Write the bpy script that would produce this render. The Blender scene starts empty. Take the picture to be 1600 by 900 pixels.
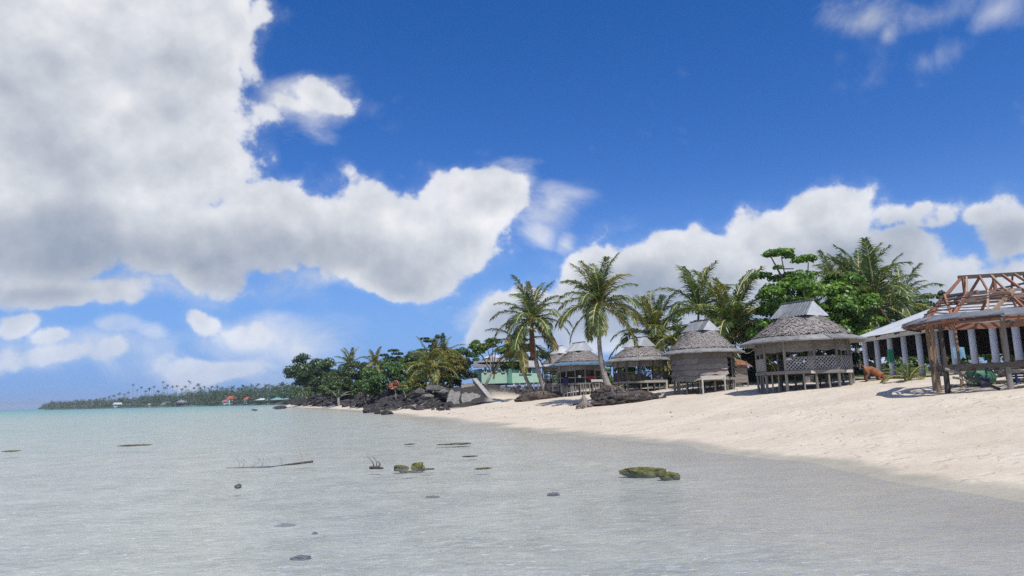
import bpy, bmesh, math, random
import numpy as np
from mathutils import Vector, Matrix, noise

random.seed(7)
rnd = random.Random(11)
scene = bpy.context.scene
R = math.radians

# ------------------------------------------------------------------ camera
FOC = 1100.0                                  # focal length in photograph pixels (1600 wide)
EYE = 1.5
PITCH = math.atan(168.1 / FOC)
ROLL = R(1.63)
cF = Vector((0, math.cos(PITCH), math.sin(PITCH)))
cR0 = Vector((1, 0, 0))
cU0 = Vector((0, -math.sin(PITCH), math.cos(PITCH)))
cR = cR0 * math.cos(ROLL) - cU0 * math.sin(ROLL)
cU = cU0 * math.cos(ROLL) + cR0 * math.sin(ROLL)
cam_data = bpy.data.cameras.new('camera')
cam = bpy.data.objects.new('camera', cam_data)
scene.collection.objects.link(cam)
cam_data.sensor_width = 36.0
cam_data.lens = 36.0 * FOC / 1600.0
cam_data.clip_start = 0.05
cam_data.clip_end = 20000
M = Matrix((cR, cU, -cF)).transposed().to_4x4()
M.translation = Vector((0, 0, EYE))
cam.matrix_world = M
scene.camera = cam


def ray(px, py):
    return (cF + cR * ((px - 800) / FOC) + cU * ((450 - py) / FOC)).normalized()


def at(px, py, Y):
    d = ray(px, py)
    return Vector((0, 0, EYE)) + d * (Y / d.y)


def atz(px, py, z=0.0):
    d = ray(px, py)
    return Vector((0, 0, EYE)) + d * ((z - EYE) / d.z)


# ------------------------------------------------------------------ sky, sun, exposure
SUN_EL = R(61)
SUN_H = Vector((0.42, -0.91, 0)).normalized()          # horizontal direction towards the sun
SUN_DIR = SUN_H * math.cos(SUN_EL) + Vector((0, 0, math.sin(SUN_EL)))
BG = 0.085

scene.view_settings.view_transform = 'Standard'
scene.view_settings.look = 'None'
scene.view_settings.exposure = 0.0
scene.view_settings.gamma = 1.0
scene.view_settings.use_curve_mapping = False
scene.cycles.use_denoising = False
scene.cycles.use_adaptive_sampling = False
scene.cycles.max_bounces = 8
scene.cycles.diffuse_bounces = 3
scene.cycles.glossy_bounces = 3
scene.cycles.transmission_bounces = 4
scene.cycles.transparent_max_bounces = 24
scene.cycles.volume_bounces = 0
scene.cycles.caustics_reflective = False
scene.cycles.caustics_refractive = False
scene.cycles.sample_clamp_indirect = 6.0

sun_data = bpy.data.lights.new('sun', 'SUN')
sun_data.energy = 4.6
sun_data.angle = R(0.53)
sun_data.color = (1.0, 0.955, 0.88)
sun = bpy.data.objects.new('sun', sun_data)
scene.collection.objects.link(sun)
sun.rotation_euler = SUN_DIR.to_track_quat('Z', 'Y').to_euler()
sun.location = (0, 0, 60)

world = bpy.data.worlds.new('World')
scene.world = world
world.use_nodes = True
wt = world.node_tree
wt.nodes.clear()


class NG:
    """small helper to write node graphs as expressions"""

    def __init__(self, tree):
        self.t = tree

    def node(self, kind, **kw):
        n = self.t.nodes.new(kind)
        for k, v in kw.items():
            setattr(n, k, v)
        return n

    def put(self, sock, v):
        if v is None:
            return
        if isinstance(v, bpy.types.NodeSocket):
            self.t.links.new(v, sock)
        else:
            try:
                sock.default_value = v
            except Exception:
                sock.default_value = tuple(v) + (1.0,)

    def math(self, op, a, b=None, c=None, clamp=False):
        n = self.node('ShaderNodeMath', operation=op, use_clamp=clamp)
        self.put(n.inputs[0], a)
        self.put(n.inputs[1], b)
        self.put(n.inputs[2], c)
        return n.outputs[0]

    def vmath(self, op, a, b=None, s=None):
        n = self.node('ShaderNodeVectorMath', operation=op)
        self.put(n.inputs[0], a)
        self.put(n.inputs[1], b)
        if s is not None:
            self.put(n.inputs['Scale'], s)
        return n.outputs['Value'] if op in ('DOT_PRODUCT', 'LENGTH', 'DISTANCE') else n.outputs['Vector']

    def smooth(self, x, a, b, lo=0.0, hi=1.0):
        n = self.node('ShaderNodeMapRange', interpolation_type='SMOOTHSTEP')
        self.put(n.inputs['Value'], x)
        self.put(n.inputs['From Min'], a)
        self.put(n.inputs['From Max'], b)
        self.put(n.inputs['To Min'], lo)
        self.put(n.inputs['To Max'], hi)
        return n.outputs['Result']

    def noise(self, vec, scale, detail=4.0, rough=0.5, dist=0.0, out='Fac', **kw):
        n = self.node('ShaderNodeTexNoise', **kw)
        self.put(n.inputs['Vector'], vec)
        self.put(n.inputs['Scale'], scale)
        self.put(n.inputs['Detail'], detail)
        self.put(n.inputs['Roughness'], rough)
        self.put(n.inputs['Distortion'], dist)
        return n.outputs[out]

    def mix(self, fac, a, b, blend='MIX', clamp=False):
        n = self.node('ShaderNodeMix', data_type='RGBA', blend_type=blend, clamp_factor=True)
        self.put(n.inputs[0], fac)
        self.put(n.inputs[6], a)
        self.put(n.inputs[7], b)
        return n.outputs[2]

    def ramp(self, fac, stops, interp='LINEAR'):
        n = self.node('ShaderNodeValToRGB')
        n.color_ramp.interpolation = interp
        el = n.color_ramp.elements
        while len(el) < len(stops):
            el.new(0.5)
        for e, (p, c) in zip(el, stops):
            e.position = p
            e.color = tuple(c) + (1.0,) if len(c) == 3 else c
        self.put(n.inputs[0], fac)
        return n.outputs[0]


def azel(px, py):
    d = ray(px, py)
    return math.atan2(d.x, d.y), math.asin(d.z)


# cumulus banks as clusters of ellipses in azimuth / elevation: x, y, rx, ry (photograph pixels), tilt, weight
CLOUDS = [
    # great cloud bank over the sea
    (60, 90, 200, 170, 0, 1.0), (230, 70, 200, 150, 0, 1.0), (330, 60, 110, 130, 0, .95), (90, 270, 300, 190, 0, 1.0),
    (250, 210, 200, 160, 0, .95), (60, 370, 330, 80, 0, 1.0), (270, 380, 240, 80, 0, 1.0), (-120, 220, 260, 260, 0, 1.0),
    (395, 120, 75, 90, 0, .62), (420, 20, 60, 50, 0, .5), (350, 190, 90, 60, 0, .7), (420, 185, 60, 35, .3, .45), (505, 152, 70, 42, .1, .60), (455, 165, 60, 40, 0, .5), (300, 150, 150, 120, 0, .9),
    # its arm reaching out
    (430, 365, 170, 75, 0, .95), (550, 365, 170, 95, 0, 1.0), (650, 370, 150, 105, .5, 1.0), (585, 310, 75, 55, 0, .8),
    (720, 310, 110, 62, .3, .9), (785, 285, 60, 36, .4, .62), (610, 430, 95, 50, .3, .8), (480, 335, 110, 60, 0, .8),
    (0, -40, 10, 10, 0, .1),
    # grey sheet under the bank
    (80, 455, 260, 42, .12, .72), (-60, 440, 200, 60, 0, .8), (560, 425, 190, 40, -.15, .35), (697, 467, 34, 11, 0, .40),
    # cumulus behind the palms
    (930, 435, 130, 80, .5, .95), (850, 480, 130, 66, .4, .9), (1060, 400, 110, 55, 0, .8), (1400, 330, 70, 50, 0, .7), (1530, 335, 80, 45, 0, .7), (1010, 445, 130, 70, 0, .9), (1110, 410, 120, 65, 0, .95),
    (1180, 375, 85, 58, 0, .9), (1215, 400, 110, 80, 0, .9), (1300, 350, 95, 75, 0, 1.0), (1330, 420, 170, 90, 0, 1.0),
    (1455, 332, 95, 52, 0, .9), (1420, 380, 110, 70, 0, .9), (1570, 360, 90, 50, 0, .85), (1590, 430, 140, 80, 0, .9),
    (1480, 450, 170, 80, 0, .9), (1000, 510, 280, 80, 0, .9), (1250, 480, 320, 100, 0, 1.0), (800, 515, 120, 45, 0, .7), (1560, 480, 200, 80, 0, .9), (900, 470, 130, 70, 0, .85),
    (1760, 400, 170, 100, 0, .85),
    # small clouds low over the sea
    (310, 497, 50, 24, .1, .58), (80, 540, 90, 26, .05, .52),
    (15, 520, 70, 34, 0, .54), (395, 525, 130, 40, .35, .46), (465, 545, 80, 36, .5, .44), (120, 575, 260, 50, 0, .48),
    (330, 580, 220, 44, .05, .5), (180, 560, 120, 28, 0, .38), (560, 600, 300, 30, 0, .2),
]


# thin torn shreds
WISPS = [(185, 522, 60, 34, 1.0), (228, 528, 50, 30, .9), (1345, 15, 90, 50, .72), (1385, 40, 45, 45, .6), (1470, 5, 150, 50, .55), (1575, 5, 100, 50, .62), (1460, 90, 110, 60, .55), (860, 325, 100, 70, .75), (835, 365, 50, 30, .8), (880, 375, 40, 24, .7),
         (480, 165, 110, 60, .9), (330, 235, 90, 60, .6), (540, 440, 200, 40, .6), (800, 270, 70, 50, .8), (400, 530, 160, 50, .8), (150, 560, 260, 60, .8), (470, 545, 110, 50, .8), (330, 585, 260, 50, .8), (780, 490, 110, 60, .7), (1000, 350, 160, 40, .4), (230, 455, 160, 40, .8)]
# grey undersides of those banks
GREYS = [(100, 395, 340, 80, 1.0), (420, 415, 240, 60, .85), (620, 440, 110, 45, .5), (60, 200, 150, 110, .35), (230, 100, 130, 60, .35),
         (60, 460, 260, 50, .7), (1420, 360, 90, 40, .7), (1560, 370, 110, 50, .8), (1330, 410, 170, 60, .75), (1050, 470, 200, 60, .8),
         (1300, 490, 330, 70, .85), (900, 510, 200, 50, .8), (697, 467, 40, 16, .8), (1360, 30, 200, 60, .5)]


def build_world():
    n = NG(wt)
    out = n.node('ShaderNodeOutputWorld')
    bg = n.node('ShaderNodeBackground')
    bg.inputs['Strength'].default_value = BG
    sky = n.node('ShaderNodeTexSky', sky_type='NISHITA', sun_disc=False)
    sky.sun_elevation = SUN_EL
    sky.sun_rotation = math.atan2(SUN_H.x, SUN_H.y)
    sky.altitude = 0
    sky.air_density = 1.0
    sky.dust_density = 0.0
    sky.ozone_density = 4.0
    tc = n.node('ShaderNodeTexCoord')
    v = n.vmath('NORMALIZE', tc.outputs['Generated'])
    hs = n.node('ShaderNodeHueSaturation')
    hs.inputs['Saturation'].default_value = 1.34
    hs.inputs['Value'].default_value = 1.25
    n.put(hs.inputs['Color'], sky.outputs[0])
    skyc = n.mix(1.0, hs.outputs[0], (1.10, 0.93, 1.22, 1), 'MULTIPLY')
    sep = n.node('ShaderNodeSeparateXYZ')
    n.put(sep.inputs[0], v)
    up = sep.outputs[2]
    # the marine air near the horizon is pale blue all round
    hb = 1.0 / BG
    skyc = n.mix(n.smooth(up, 0.0, 0.30, 0.92, 0.0), skyc, (0.15 * hb, 0.375 * hb, 0.82 * hb, 1))
    az = n.math('ARCTAN2', sep.outputs[0], sep.outputs[1])
    el = n.math('ARCSINE', up)
    cmb = n.node('ShaderNodeCombineXYZ')
    n.put(cmb.inputs[0], az)
    n.put(cmb.inputs[1], el)
    w1 = n.vmath('SUBTRACT', n.noise(v, 6.0, 2.0, 0.5, out='Color'), (0.5, 0.5, 0.5))
    p = n.node('ShaderNodeVectorMath', operation='MULTIPLY_ADD')
    n.put(p.inputs[0], w1)
    p.inputs[1].default_value = (0.10, 0.10, 0)
    n.put(p.inputs[2], cmb.outputs[0])
    p = p.outputs[0]

    def field(blobs, smooth_k):
        acc = None
        for row in blobs:
            x, y, rx, ry, wgt = row[0], row[1], row[2], row[3], row[-1]
            a, e = azel(x, y)
            ce = math.cos(math.atan((x - 800) / FOC))
            ix, iy = FOC / (rx * 1.25 * ce ** 2), FOC / (ry * 1.25 * ce)
            m = n.node('ShaderNodeVectorMath', operation='MULTIPLY_ADD')
            n.put(m.inputs[0], p)
            m.inputs[1].default_value = (ix, iy, 0)
            m.inputs[2].default_value = (-a * ix, -e * iy, 0)
            ln = n.vmath('LENGTH', m.outputs[0])
            val = n.math('MULTIPLY_ADD', ln, -1.5 * wgt, 1.5 * wgt)
            acc = val if acc is None else n.math('SMOOTH_MAX', acc, val, smooth_k)
        return n.math('MINIMUM', acc, 1.0)
    acc = field(CLOUDS, 0.15)
    acc = n.math('MAXIMUM', acc, 0.0)
    grey = n.math('MAXIMUM', field(GREYS, 0.2), 0.0)
    # clouds of the same kind all round, outside the view as well
    far = n.smooth(n.noise(v, 2.3, 3.0, 0.5), 0.48, 0.66)
    outside = n.math('MAXIMUM', n.smooth(n.math('ABSOLUTE', az), 0.74, 1.0), n.smooth(el, 0.66, 0.85))
    acc = n.math('MAXIMUM', acc, n.math('MULTIPLY', far, outside))
    b = n.noise(v, 8.0, 9.0, 0.60)
    bl = n.noise(v, 7.0, 7.0, 0.54)
    bo = n.noise(n.vmath('ADD', v, (0.010, 0.0, 0.024)), 7.0, 6.0, 0.54)
    vo = n.node('ShaderNodeTexVoronoi', feature='F1', distance='EUCLIDEAN')
    n.put(vo.inputs['Vector'], n.vmath('ADD', v, n.vmath('SCALE', n.noise(v, 20.0, 2.0, 0.6, out='Color'), None, 0.035)))
    vo.inputs['Scale'].default_value = 21.0
    vo.inputs['Detail'].default_value = 1.0
    vo.inputs['Roughness'].default_value = 0.5
    puff = n.math('SUBTRACT', 0.5, vo.outputs['Distance'])
    d = n.math('MULTIPLY_ADD', n.math('SUBTRACT', b, 0.5), 1.75, acc)
    d = n.math('MULTIPLY_ADD', puff, 0.26, d)
    d = n.math('SUBTRACT', d, 0.36)
    alpha = n.math('MULTIPLY_ADD', n.smooth(d, -0.02, 0.17), 0.72, n.math('MULTIPLY', n.smooth(d, -0.22, 0.40), 0.28))
    ws = n.math('MAXIMUM', field(WISPS, 0.1), 0.0)
    tw = n.noise(n.vmath('MULTIPLY', v, (1.0, 1.0, 1.6)), 6.0, 8.0, 0.62, 0.5)
    wa = n.math('MULTIPLY', n.smooth(n.math('MULTIPLY_ADD', n.math('SUBTRACT', tw, 0.5), 2.2, ws), 0.30, 1.25), 0.72)
    alpha = n.math('SUBTRACT', 1.0, n.math('MULTIPLY', n.math('SUBTRACT', 1.0, alpha), n.math('SUBTRACT', 1.0, wa)))
    # light: billows facing the sun are bright, the thick parts below are grey
    rel = n.math('SUBTRACT', bl, bo)
    lit = n.math('MULTIPLY_ADD', rel, 1.5, 0.88)
    lit = n.math('MULTIPLY_ADD', puff, 0.12, lit)
    lit = n.math('MULTIPLY_ADD', n.smooth(d, 0.05, 0.8), -0.26, lit)
    lit = n.math('MULTIPLY_ADD', grey, -0.52, lit, clamp=True)
    k = 1.0 / BG
    ccol = n.ramp(lit, [(0.0, (0.33 * k, 0.39 * k, 0.49 * k)), (0.35, (0.50 * k, 0.54 * k, 0.61 * k)),
                        (0.62, (0.67 * k, 0.70 * k, 0.75 * k)), (1.0, (0.95 * k, 0.95 * k, 0.96 * k))])
    alpha = n.math('MULTIPLY', alpha, n.smooth(up, 0.0, 0.16, 0.55, 0.97))
    n.put(bg.inputs['Color'], n.mix(alpha, skyc, ccol))
    n.put(out.inputs['Surface'], bg.outputs[0])
    world.cycles.sampling_method = 'MANUAL'
    world.cycles.sample_map_resolution = 256


build_world()

# ------------------------------------------------------------------ helpers
COL = scene.collection
ORG = {}


def set_tags(o, label=None, cat=None, group=None, kind=None):
    if label:
        o['label'] = label
    if cat:
        o['category'] = cat
    if group:
        o['group'] = group
    if kind:
        o['kind'] = kind
    return o


def thing(name, label, cat, loc, group=None):
    o = bpy.data.objects.new(name, None)
    o.empty_display_size = 0.3
    COL.objects.link(o)
    o.location = loc
    ORG[o.name] = Vector(loc)
    return set_tags(o, label, cat, group)


def org(o):
    return ORG.get(o.name, Vector((0, 0, 0))) if o is not None else Vector((0, 0, 0))


class MB:
    def __init__(self):
        self.v, self.f, self.m, self.c = [], [], [], []

    def add(self, verts, faces, mi=0, shade=None):
        b = len(self.v)
        self.v.extend([tuple(x) for x in verts])
        for f in faces:
            self.f.append(tuple(i + b for i in f))
            self.m.append(mi)
            self.c.append(0.5 if shade is None else shade)

    def quad(self, a, b, c, d, mi=0, shade=None):
        self.add([a, b, c, d], [(0, 1, 2, 3)], mi, shade)

    def box(self, c, s, rot=None, mi=0, shade=None):
        c = Vector(c)
        hx, hy, hz = s[0] / 2, s[1] / 2, s[2] / 2
        vs = [Vector((x, y, z)) for x in (-hx, hx) for y in (-hy, hy) for z in (-hz, hz)]
        if rot is not None:
            vs = [rot @ q for q in vs]
        vs = [c + q for q in vs]
        self.add(vs, [(0, 1, 3, 2), (4, 6, 7, 5), (0, 4, 5, 1), (2, 3, 7, 6), (0, 2, 6, 4), (1, 5, 7, 3)], mi, shade)

    def beam(self, p0, p1, w, h, mi=0, shade=None):
        p0, p1 = Vector(p0), Vector(p1)
        z = (p1 - p0)
        L = z.length
        if L < 1e-6:
            return
        z.normalize()
        up = Vector((0, 0, 1)) if abs(z.z) < 0.95 else Vector((0, 1, 0))
        x = up.cross(z).normalized()
        y = z.cross(x)
        rot = Matrix((x, y, z)).transposed()
        self.box((p0 + p1) / 2, (w, h, L), rot, mi, shade)

    def tube(self, pts, rad, n=8, mi=0, shade=None, cap=True):
        pts = [Vector(q) for q in pts]
        if not hasattr(rad, '__len__'):
            rad = [rad] * len(pts)
        rings = []
        for i, q in enumerate(pts):
            t = (pts[min(i + 1, len(pts) - 1)] - pts[max(i - 1, 0)])
            if t.length < 1e-9:
                t = Vector((0, 0, 1))
            t.normalize()
            up = Vector((1, 0, 0)) if abs(t.x) < 0.9 else Vector((0, 1, 0))
            x = t.cross(up).normalized()
            y = t.cross(x)
            rings.append([q + (x * math.cos(2 * math.pi * k / n) + y * math.sin(2 * math.pi * k / n)) * rad[i] for k in range(n)])
        vs = [q for r_ in rings for q in r_]
        fs = []
        for i in range(len(pts) - 1):
            for k in range(n):
                fs.append((i * n + k, i * n + (k + 1) % n, (i + 1) * n + (k + 1) % n, (i + 1) * n + k))
        if cap:
            fs.append(tuple(range(n - 1, -1, -1)))
            fs.append(tuple((len(pts) - 1) * n + k for k in range(n)))
        self.add(vs, fs, mi, shade)

    def mesh(self, name, mats, off=Vector((0, 0, 0)), smooth=False):
        me = bpy.data.meshes.new(name)
        vs = np.array(self.v, dtype=float).reshape(-1, 3) - np.array(off)
        me.from_pydata(vs.tolist(), [], self.f)
        for mt in (mats if isinstance(mats, (list, tuple)) else [mats]):
            me.materials.append(mt)
        n = len(me.polygons)
        if n == len(self.m):
            me.polygons.foreach_set('material_index', self.m)
            at_ = me.attributes.new('shade', 'FLOAT', 'FACE')
            at_.data.foreach_set('value', self.c)
        if smooth:
            me.polygons.foreach_set('use_smooth', [True] * n)
        me.update()
        return me

    def build(self, name, mats, parent=None, smooth=False, loc=None, kind=None):
        o0 = org(parent) if loc is None else Vector(loc)
        me = self.mesh(name, mats, o0, smooth)
        o = bpy.data.objects.new(name, me)
        COL.objects.link(o)
        if parent is not None:
            o.parent = parent
            ORG[o.name] = o0
            if loc is not None:
                o.location = Vector(loc) - org(parent)
        else:
            o.location = o0
            ORG[o.name] = o0
        if kind:
            o['kind'] = kind
        return o


def put(name, mesh, parent, mat4, kind=None):
    """link a piece that shares its mesh; mat4 is its world matrix"""
    o = bpy.data.objects.new(name, mesh)
    COL.objects.link(o)
    if parent is not None:
        o.parent = parent
        o.matrix_basis = Matrix.Translation(-org(parent)) @ mat4
        ORG[o.name] = org(parent)
    else:
        o.matrix_basis = mat4
        ORG[o.name] = mat4.translation.copy()
    if kind:
        o['kind'] = kind
    return o


STICKS = {}


def stick_mesh(kind, mat, var):
    key = (kind, mat.name, var)
    if key in STICKS:
        return STICKS[key]
    mb = MB()
    rr = random.Random(hash((kind, var)) % 1000 + 3 * var)
    if kind == 'box':
        mb.box((0, 0, 0.5), (1, 1, 1))
        me = mb.mesh('beam', mat)
    else:
        seg, n = 7, 9
        bend = rr.uniform(-.35, .35) if kind == 'log' else rr.uniform(-.12, .12)
        ph = rr.uniform(0, 6.28)
        pts = [(bend * math.sin(math.pi * i / seg) * math.cos(ph) + rr.uniform(-.05, .05),
                bend * math.sin(math.pi * i / seg) * math.sin(ph) + rr.uniform(-.05, .05), i / seg) for i in range(seg + 1)]
        rad = [0.5 * (1.08 - 0.18 * i / seg) * rr.uniform(.9, 1.08) for i in range(seg + 1)]
        vs, fs = [], []
        for i, q in enumerate(pts):
            for k in range(n):
                a = 2 * math.pi * k / n
                r_ = rad[i] * (1 + rr.uniform(-.06, .06))
                vs.append((q[0] + r_ * math.cos(a), q[1] + r_ * math.sin(a), q[2]))
        for i in range(seg):
            for k in range(n):
                fs.append((i * n + k, i * n + (k + 1) % n, (i + 1) * n + (k + 1) % n, (i + 1) * n + k))
        fs.append(tuple(range(n - 1, -1, -1)))
        fs.append(tuple(seg * n + k for k in range(n)))
        mb.add(vs, fs)
        me = mb.mesh('pole', mat, smooth=True)
    STICKS[key] = me
    return me


def stick(name, mat, parent, p0, p1, w, h=None, kind='box', var=None, roll=None):
    p0, p1 = Vector(p0), Vector(p1)
    z = p1 - p0
    L = z.length
    z.normalize()
    up = Vector((0, 0, 1)) if abs(z.z) < 0.95 else Vector((0, 1, 0))
    if roll is not None:
        up = Vector(roll)
    x = up.cross(z).normalized()
    y = z.cross(x)
    rot = Matrix((x * w, y * (h if h else w), z * L)).transposed().to_4x4()
    m4 = Matrix.Translation(p0) @ rot
    if var is None:
        var = rnd.randrange(5) if kind != 'box' else 0
    return put(name, stick_mesh(kind, mat, var), parent, m4)


# ------------------------------------------------------------------ materials
def new_mat(name):
    m = bpy.data.materials.new(name)
    m.use_nodes = True
    m.node_tree.nodes.clear()
    n = NG(m.node_tree)
    out = n.node('ShaderNodeOutputMaterial')
    return m, n, out


def surf(name, c1, c2, scale=6.0, rough=0.8, bump=0.3, bscale=40.0, shade_amt=0.0, rand=0.25, spec=0.3, metal=0.0, stretch=(1, 1, 1), c3=None, bdist=0.02, world=False):
    m, n, out = new_mat(name)
    p = n.node('ShaderNodeBsdfPrincipled')
    tc = n.node('ShaderNodeTexCoord')
    if world:
        g = n.node('ShaderNodeNewGeometry')
        vec = g.outputs['Position']
    else:
        vec = tc.outputs['Object']
    oi = n.node('ShaderNodeObjectInfo')
    cmb = n.math('MULTIPLY', oi.outputs['Random'], 37.0)
    v2 = n.vmath('ADD', n.vmath('MULTIPLY', vec, stretch), cmb if not world else (0, 0, 0))
    f = n.noise(v2, scale, 5.0, 0.6)
    f = n.smooth(f, 0.3, 0.7)
    stops = [(0.0, c1), (1.0, c2)] if c3 is None else [(0.0, c1), (0.55, c2), (1.0, c3)]
    col = n.ramp(f, stops)
    if rand:
        k = n.math('MULTIPLY_ADD', oi.outputs['Random'], 2 * rand, 1.0 - rand)
        hs = n.node('ShaderNodeHueSaturation')
        n.put(hs.inputs['Value'], k)
        n.put(hs.inputs['Color'], col)
        col = hs.outputs[0]
    if shade_amt:
        a = n.node('ShaderNodeAttribute', attribute_name='shade')
        k = n.math('MULTIPLY_ADD', a.outputs['Fac'], 2 * shade_amt, 1.0 - shade_amt)
        hs = n.node('ShaderNodeHueSaturation')
        n.put(hs.inputs['Value'], k)
        n.put(hs.inputs['Color'], col)
        col = hs.outputs[0]
    n.put(p.inputs['Base Color'], col)
    p.inputs['Roughness'].default_value = rough
    p.inputs['Specular IOR Level'].default_value = spec
    p.inputs['Metallic'].default_value = metal
    if bump:
        b = n.node('ShaderNodeBump')
        b.inputs['Strength'].default_value = bump
        b.inputs['Distance'].default_value = bdist
        n.put(b.inputs['Height'], n.noise(v2, bscale, 4.0, 0.6))
        n.put(p.inputs['Normal'], b.outputs[0])
    n.put(out.inputs[0], p.outputs[0])
    return m


def leaf_mat(name, dark, light, yellow=None, transl=0.35, rough=0.45, spec=0.35, ynoise=0.0):
    m, n, out = new_mat(name)
    a = n.node('ShaderNodeAttribute', attribute_name='shade')
    col = n.ramp(a.outputs['Fac'], [(0.0, dark), (0.7, light), (1.0, yellow or light)])
    oi = n.node('ShaderNodeObjectInfo')
    hs = n.node('ShaderNodeHueSaturation')
    n.put(hs.inputs['Value'], n.math('MULTIPLY_ADD', oi.outputs['Random'], 0.35, 0.82))
    n.put(hs.inputs['Hue'], n.math('MULTIPLY_ADD', oi.outputs['Random'], 0.02, 0.49))
    n.put(hs.inputs['Color'], col)
    p = n.node('ShaderNodeBsdfPrincipled')
    n.put(p.inputs['Base Color'], hs.outputs[0])
    p.inputs['Roughness'].default_value = rough
    p.inputs['Specular IOR Level'].default_value = spec
    t = n.node('ShaderNodeBsdfTranslucent')
    n.put(t.inputs['Color'], n.mix(1.0, hs.outputs[0], (1.15, 1.2, 0.6, 1), 'MULTIPLY'))
    mx = n.node('ShaderNodeMixShader')
    mx.inputs[0].default_value = transl
    n.put(mx.inputs[1], p.outputs[0])
    n.put(mx.inputs[2], t.outputs[0])
    n.put(out.inputs[0], mx.outputs[0])
    return m


def tin_mat(name, c1, c2, rust=(0.18, 0.09, 0.05), rust_amt=0.15, rough=0.45, metal=0.35):
    m, n, out = new_mat(name)
    p = n.node('ShaderNodeBsdfPrincipled')
    tc = n.node('ShaderNodeTexCoord')
    oi = n.node('ShaderNodeObjectInfo')
    v = n.vmath('ADD', tc.outputs['Object'], n.math('MULTIPLY', oi.outputs['Random'], 31.0))
    f = n.noise(v, 2.5, 6.0, 0.65)
    col = n.ramp(n.smooth(f, 0.3, 0.7), [(0, c1), (1, c2)])
    r_ = n.smooth(n.noise(v, 4.0, 6.0, 0.7), 0.72 - rust_amt, 0.80 - rust_amt * 0.5)
    col = n.mix(n.math('MULTIPLY', r_, 0.7), col, rust + (1.0,))
    hs = n.node('ShaderNodeHueSaturation')
    n.put(hs.inputs['Value'], n.math('MULTIPLY_ADD', oi.outputs['Random'], 0.3, 0.85))
    n.put(hs.inputs['Color'], col)
    n.put(p.inputs['Base Color'], hs.outputs[0])
    p.inputs['Metallic'].default_value = metal
    n.put(p.inputs['Roughness'], n.math('MULTIPLY_ADD', f, 0.3, rough - 0.1))
    n.put(out.inputs[0], p.outputs[0])
    return m


WOOD = surf('weathered_wood', (.17, .155, .14), (.30, .28, .255), 3, .85, .4, 18, stretch=(6, 6, 1.2))
WOODL = surf('pale_bleached_wood', (.33, .30, .26), (.52, .48, .42), 3, .85, .35, 18, stretch=(6, 6, 1.2))
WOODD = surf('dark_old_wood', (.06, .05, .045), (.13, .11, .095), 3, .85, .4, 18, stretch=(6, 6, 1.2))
TIMBER = surf('fresh_red_timber', (.22, .10, .065), (.36, .18, .12), 3, .7, .25, 15, rand=.22, stretch=(5, 5, 1))
TIMBERT = surf('fresh_tan_timber', (.30, .20, .135), (.44, .31, .215), 3, .7, .25, 15, rand=.22, stretch=(5, 5, 1))
BARK = surf('bark_post', (.12, .085, .06), (.32, .22, .14), 5, .9, .7, 14, stretch=(3, 3, 1.5), c3=(.42, .33, .23))
THATCH = surf('thatch_leaf', (.20, .180, .168), (.30, .275, .26), 7, .95, .4, 30, shade_amt=.13, rand=.06)
MAT_WEAVE = surf('woven_leaf_mat', (.19, .165, .145), (.32, .285, .25), 5, .95, .5, 22, shade_amt=.2, rand=.2, stretch=(1, 1, 5))
TIN = tin_mat('grey_roofing_tin', (.19, .20, .21), (.29, .30, .31), rust_amt=.08)
TINW = tin_mat('white_roofing_tin', (.36, .375, .39), (.48, .495, .51), rust_amt=.12, metal=.05)
TING = tin_mat('weathered_eave_tin', (.17, .168, .16), (.30, .295, .29), rust_amt=.14, metal=.15, rough=.6)
TINB = tin_mat('dull_blue_tin', (.07, .13, .20), (.14, .22, .30), rust_amt=.12, metal=.1)
TINR = tin_mat('zinc_roof_tin', (.42, .44, .46), (.52, .54, .56), rust_amt=.03, metal=.05, rough=.5)
CONC = surf('old_concrete', (.26, .25, .235), (.40, .385, .36), 2.2, .9, .5, 14, rand=.12)
CONCP = surf('painted_column', (.64, .65, .67), (.74, .75, .77), 2.0, .75, .15, 14, rand=.08)
LAVA = surf('black_lava_rock', (.018, .017, .019), (.055, .050, .052), 3.0, .85, .9, 7, rand=.35, c3=(.10, .092, .088), bdist=.08)
GREYROCK = surf('grey_boulder', (.075, .071, .068), (.16, .152, .143), 2.5, .9, .8, 7, rand=.25, bdist=.06)
SOIL = surf('dark_root_soil', (.045, .035, .03), (.11, .085, .07), 4, .95, .9, 16, rand=.1, bdist=.05)
ROOT = surf('palm_roots', (.13, .10, .08), (.27, .21, .165), 5, .95, .6, 25, rand=.2)
TRUNK = surf('palm_trunk_bark', (.20, .175, .15), (.40, .36, .32), 4, .9, .6, 12, stretch=(1, 1, 5), rand=.1, shade_amt=.15)
TRUNKG = surf('grey_tree_bark', (.13, .115, .10), (.30, .27, .24), 3, .9, .6, 12, rand=.15)
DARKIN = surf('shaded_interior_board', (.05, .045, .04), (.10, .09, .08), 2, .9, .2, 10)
GREENP = surf('mint_green_paint', (.42, .66, .50), (.50, .72, .57), 1.5, .6, .1, 12, rand=.05)
GREEND = surf('darker_green_paint', (.16, .36, .26), (.20, .42, .31), 1.5, .6, .1, 12, rand=.05)
WHITEP = surf('white_paint', (.66, .66, .64), (.78, .78, .76), 2, .6, .1, 12, rand=.05)
GLASSD = surf('dark_louvre_glass', (.02, .025, .03), (.05, .06, .065), 2, .15, 0, 12, rand=.1, spec=.6)
FROND = leaf_mat('palm_leaflets', (.032, .062, .020), (.085, .140, .036), (.20, .22, .05), .36, .38, .5)
FRONDY = leaf_mat('yellowing_palm_leaflets', (.08, .10, .02), (.20, .20, .045), (.38, .30, .08), .35, .42, .4)
FRONDD = surf('dead_palm_leaflets', (.16, .075, .04), (.28, .15, .08), 5, .9, .2, 20, shade_amt=.3)
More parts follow.
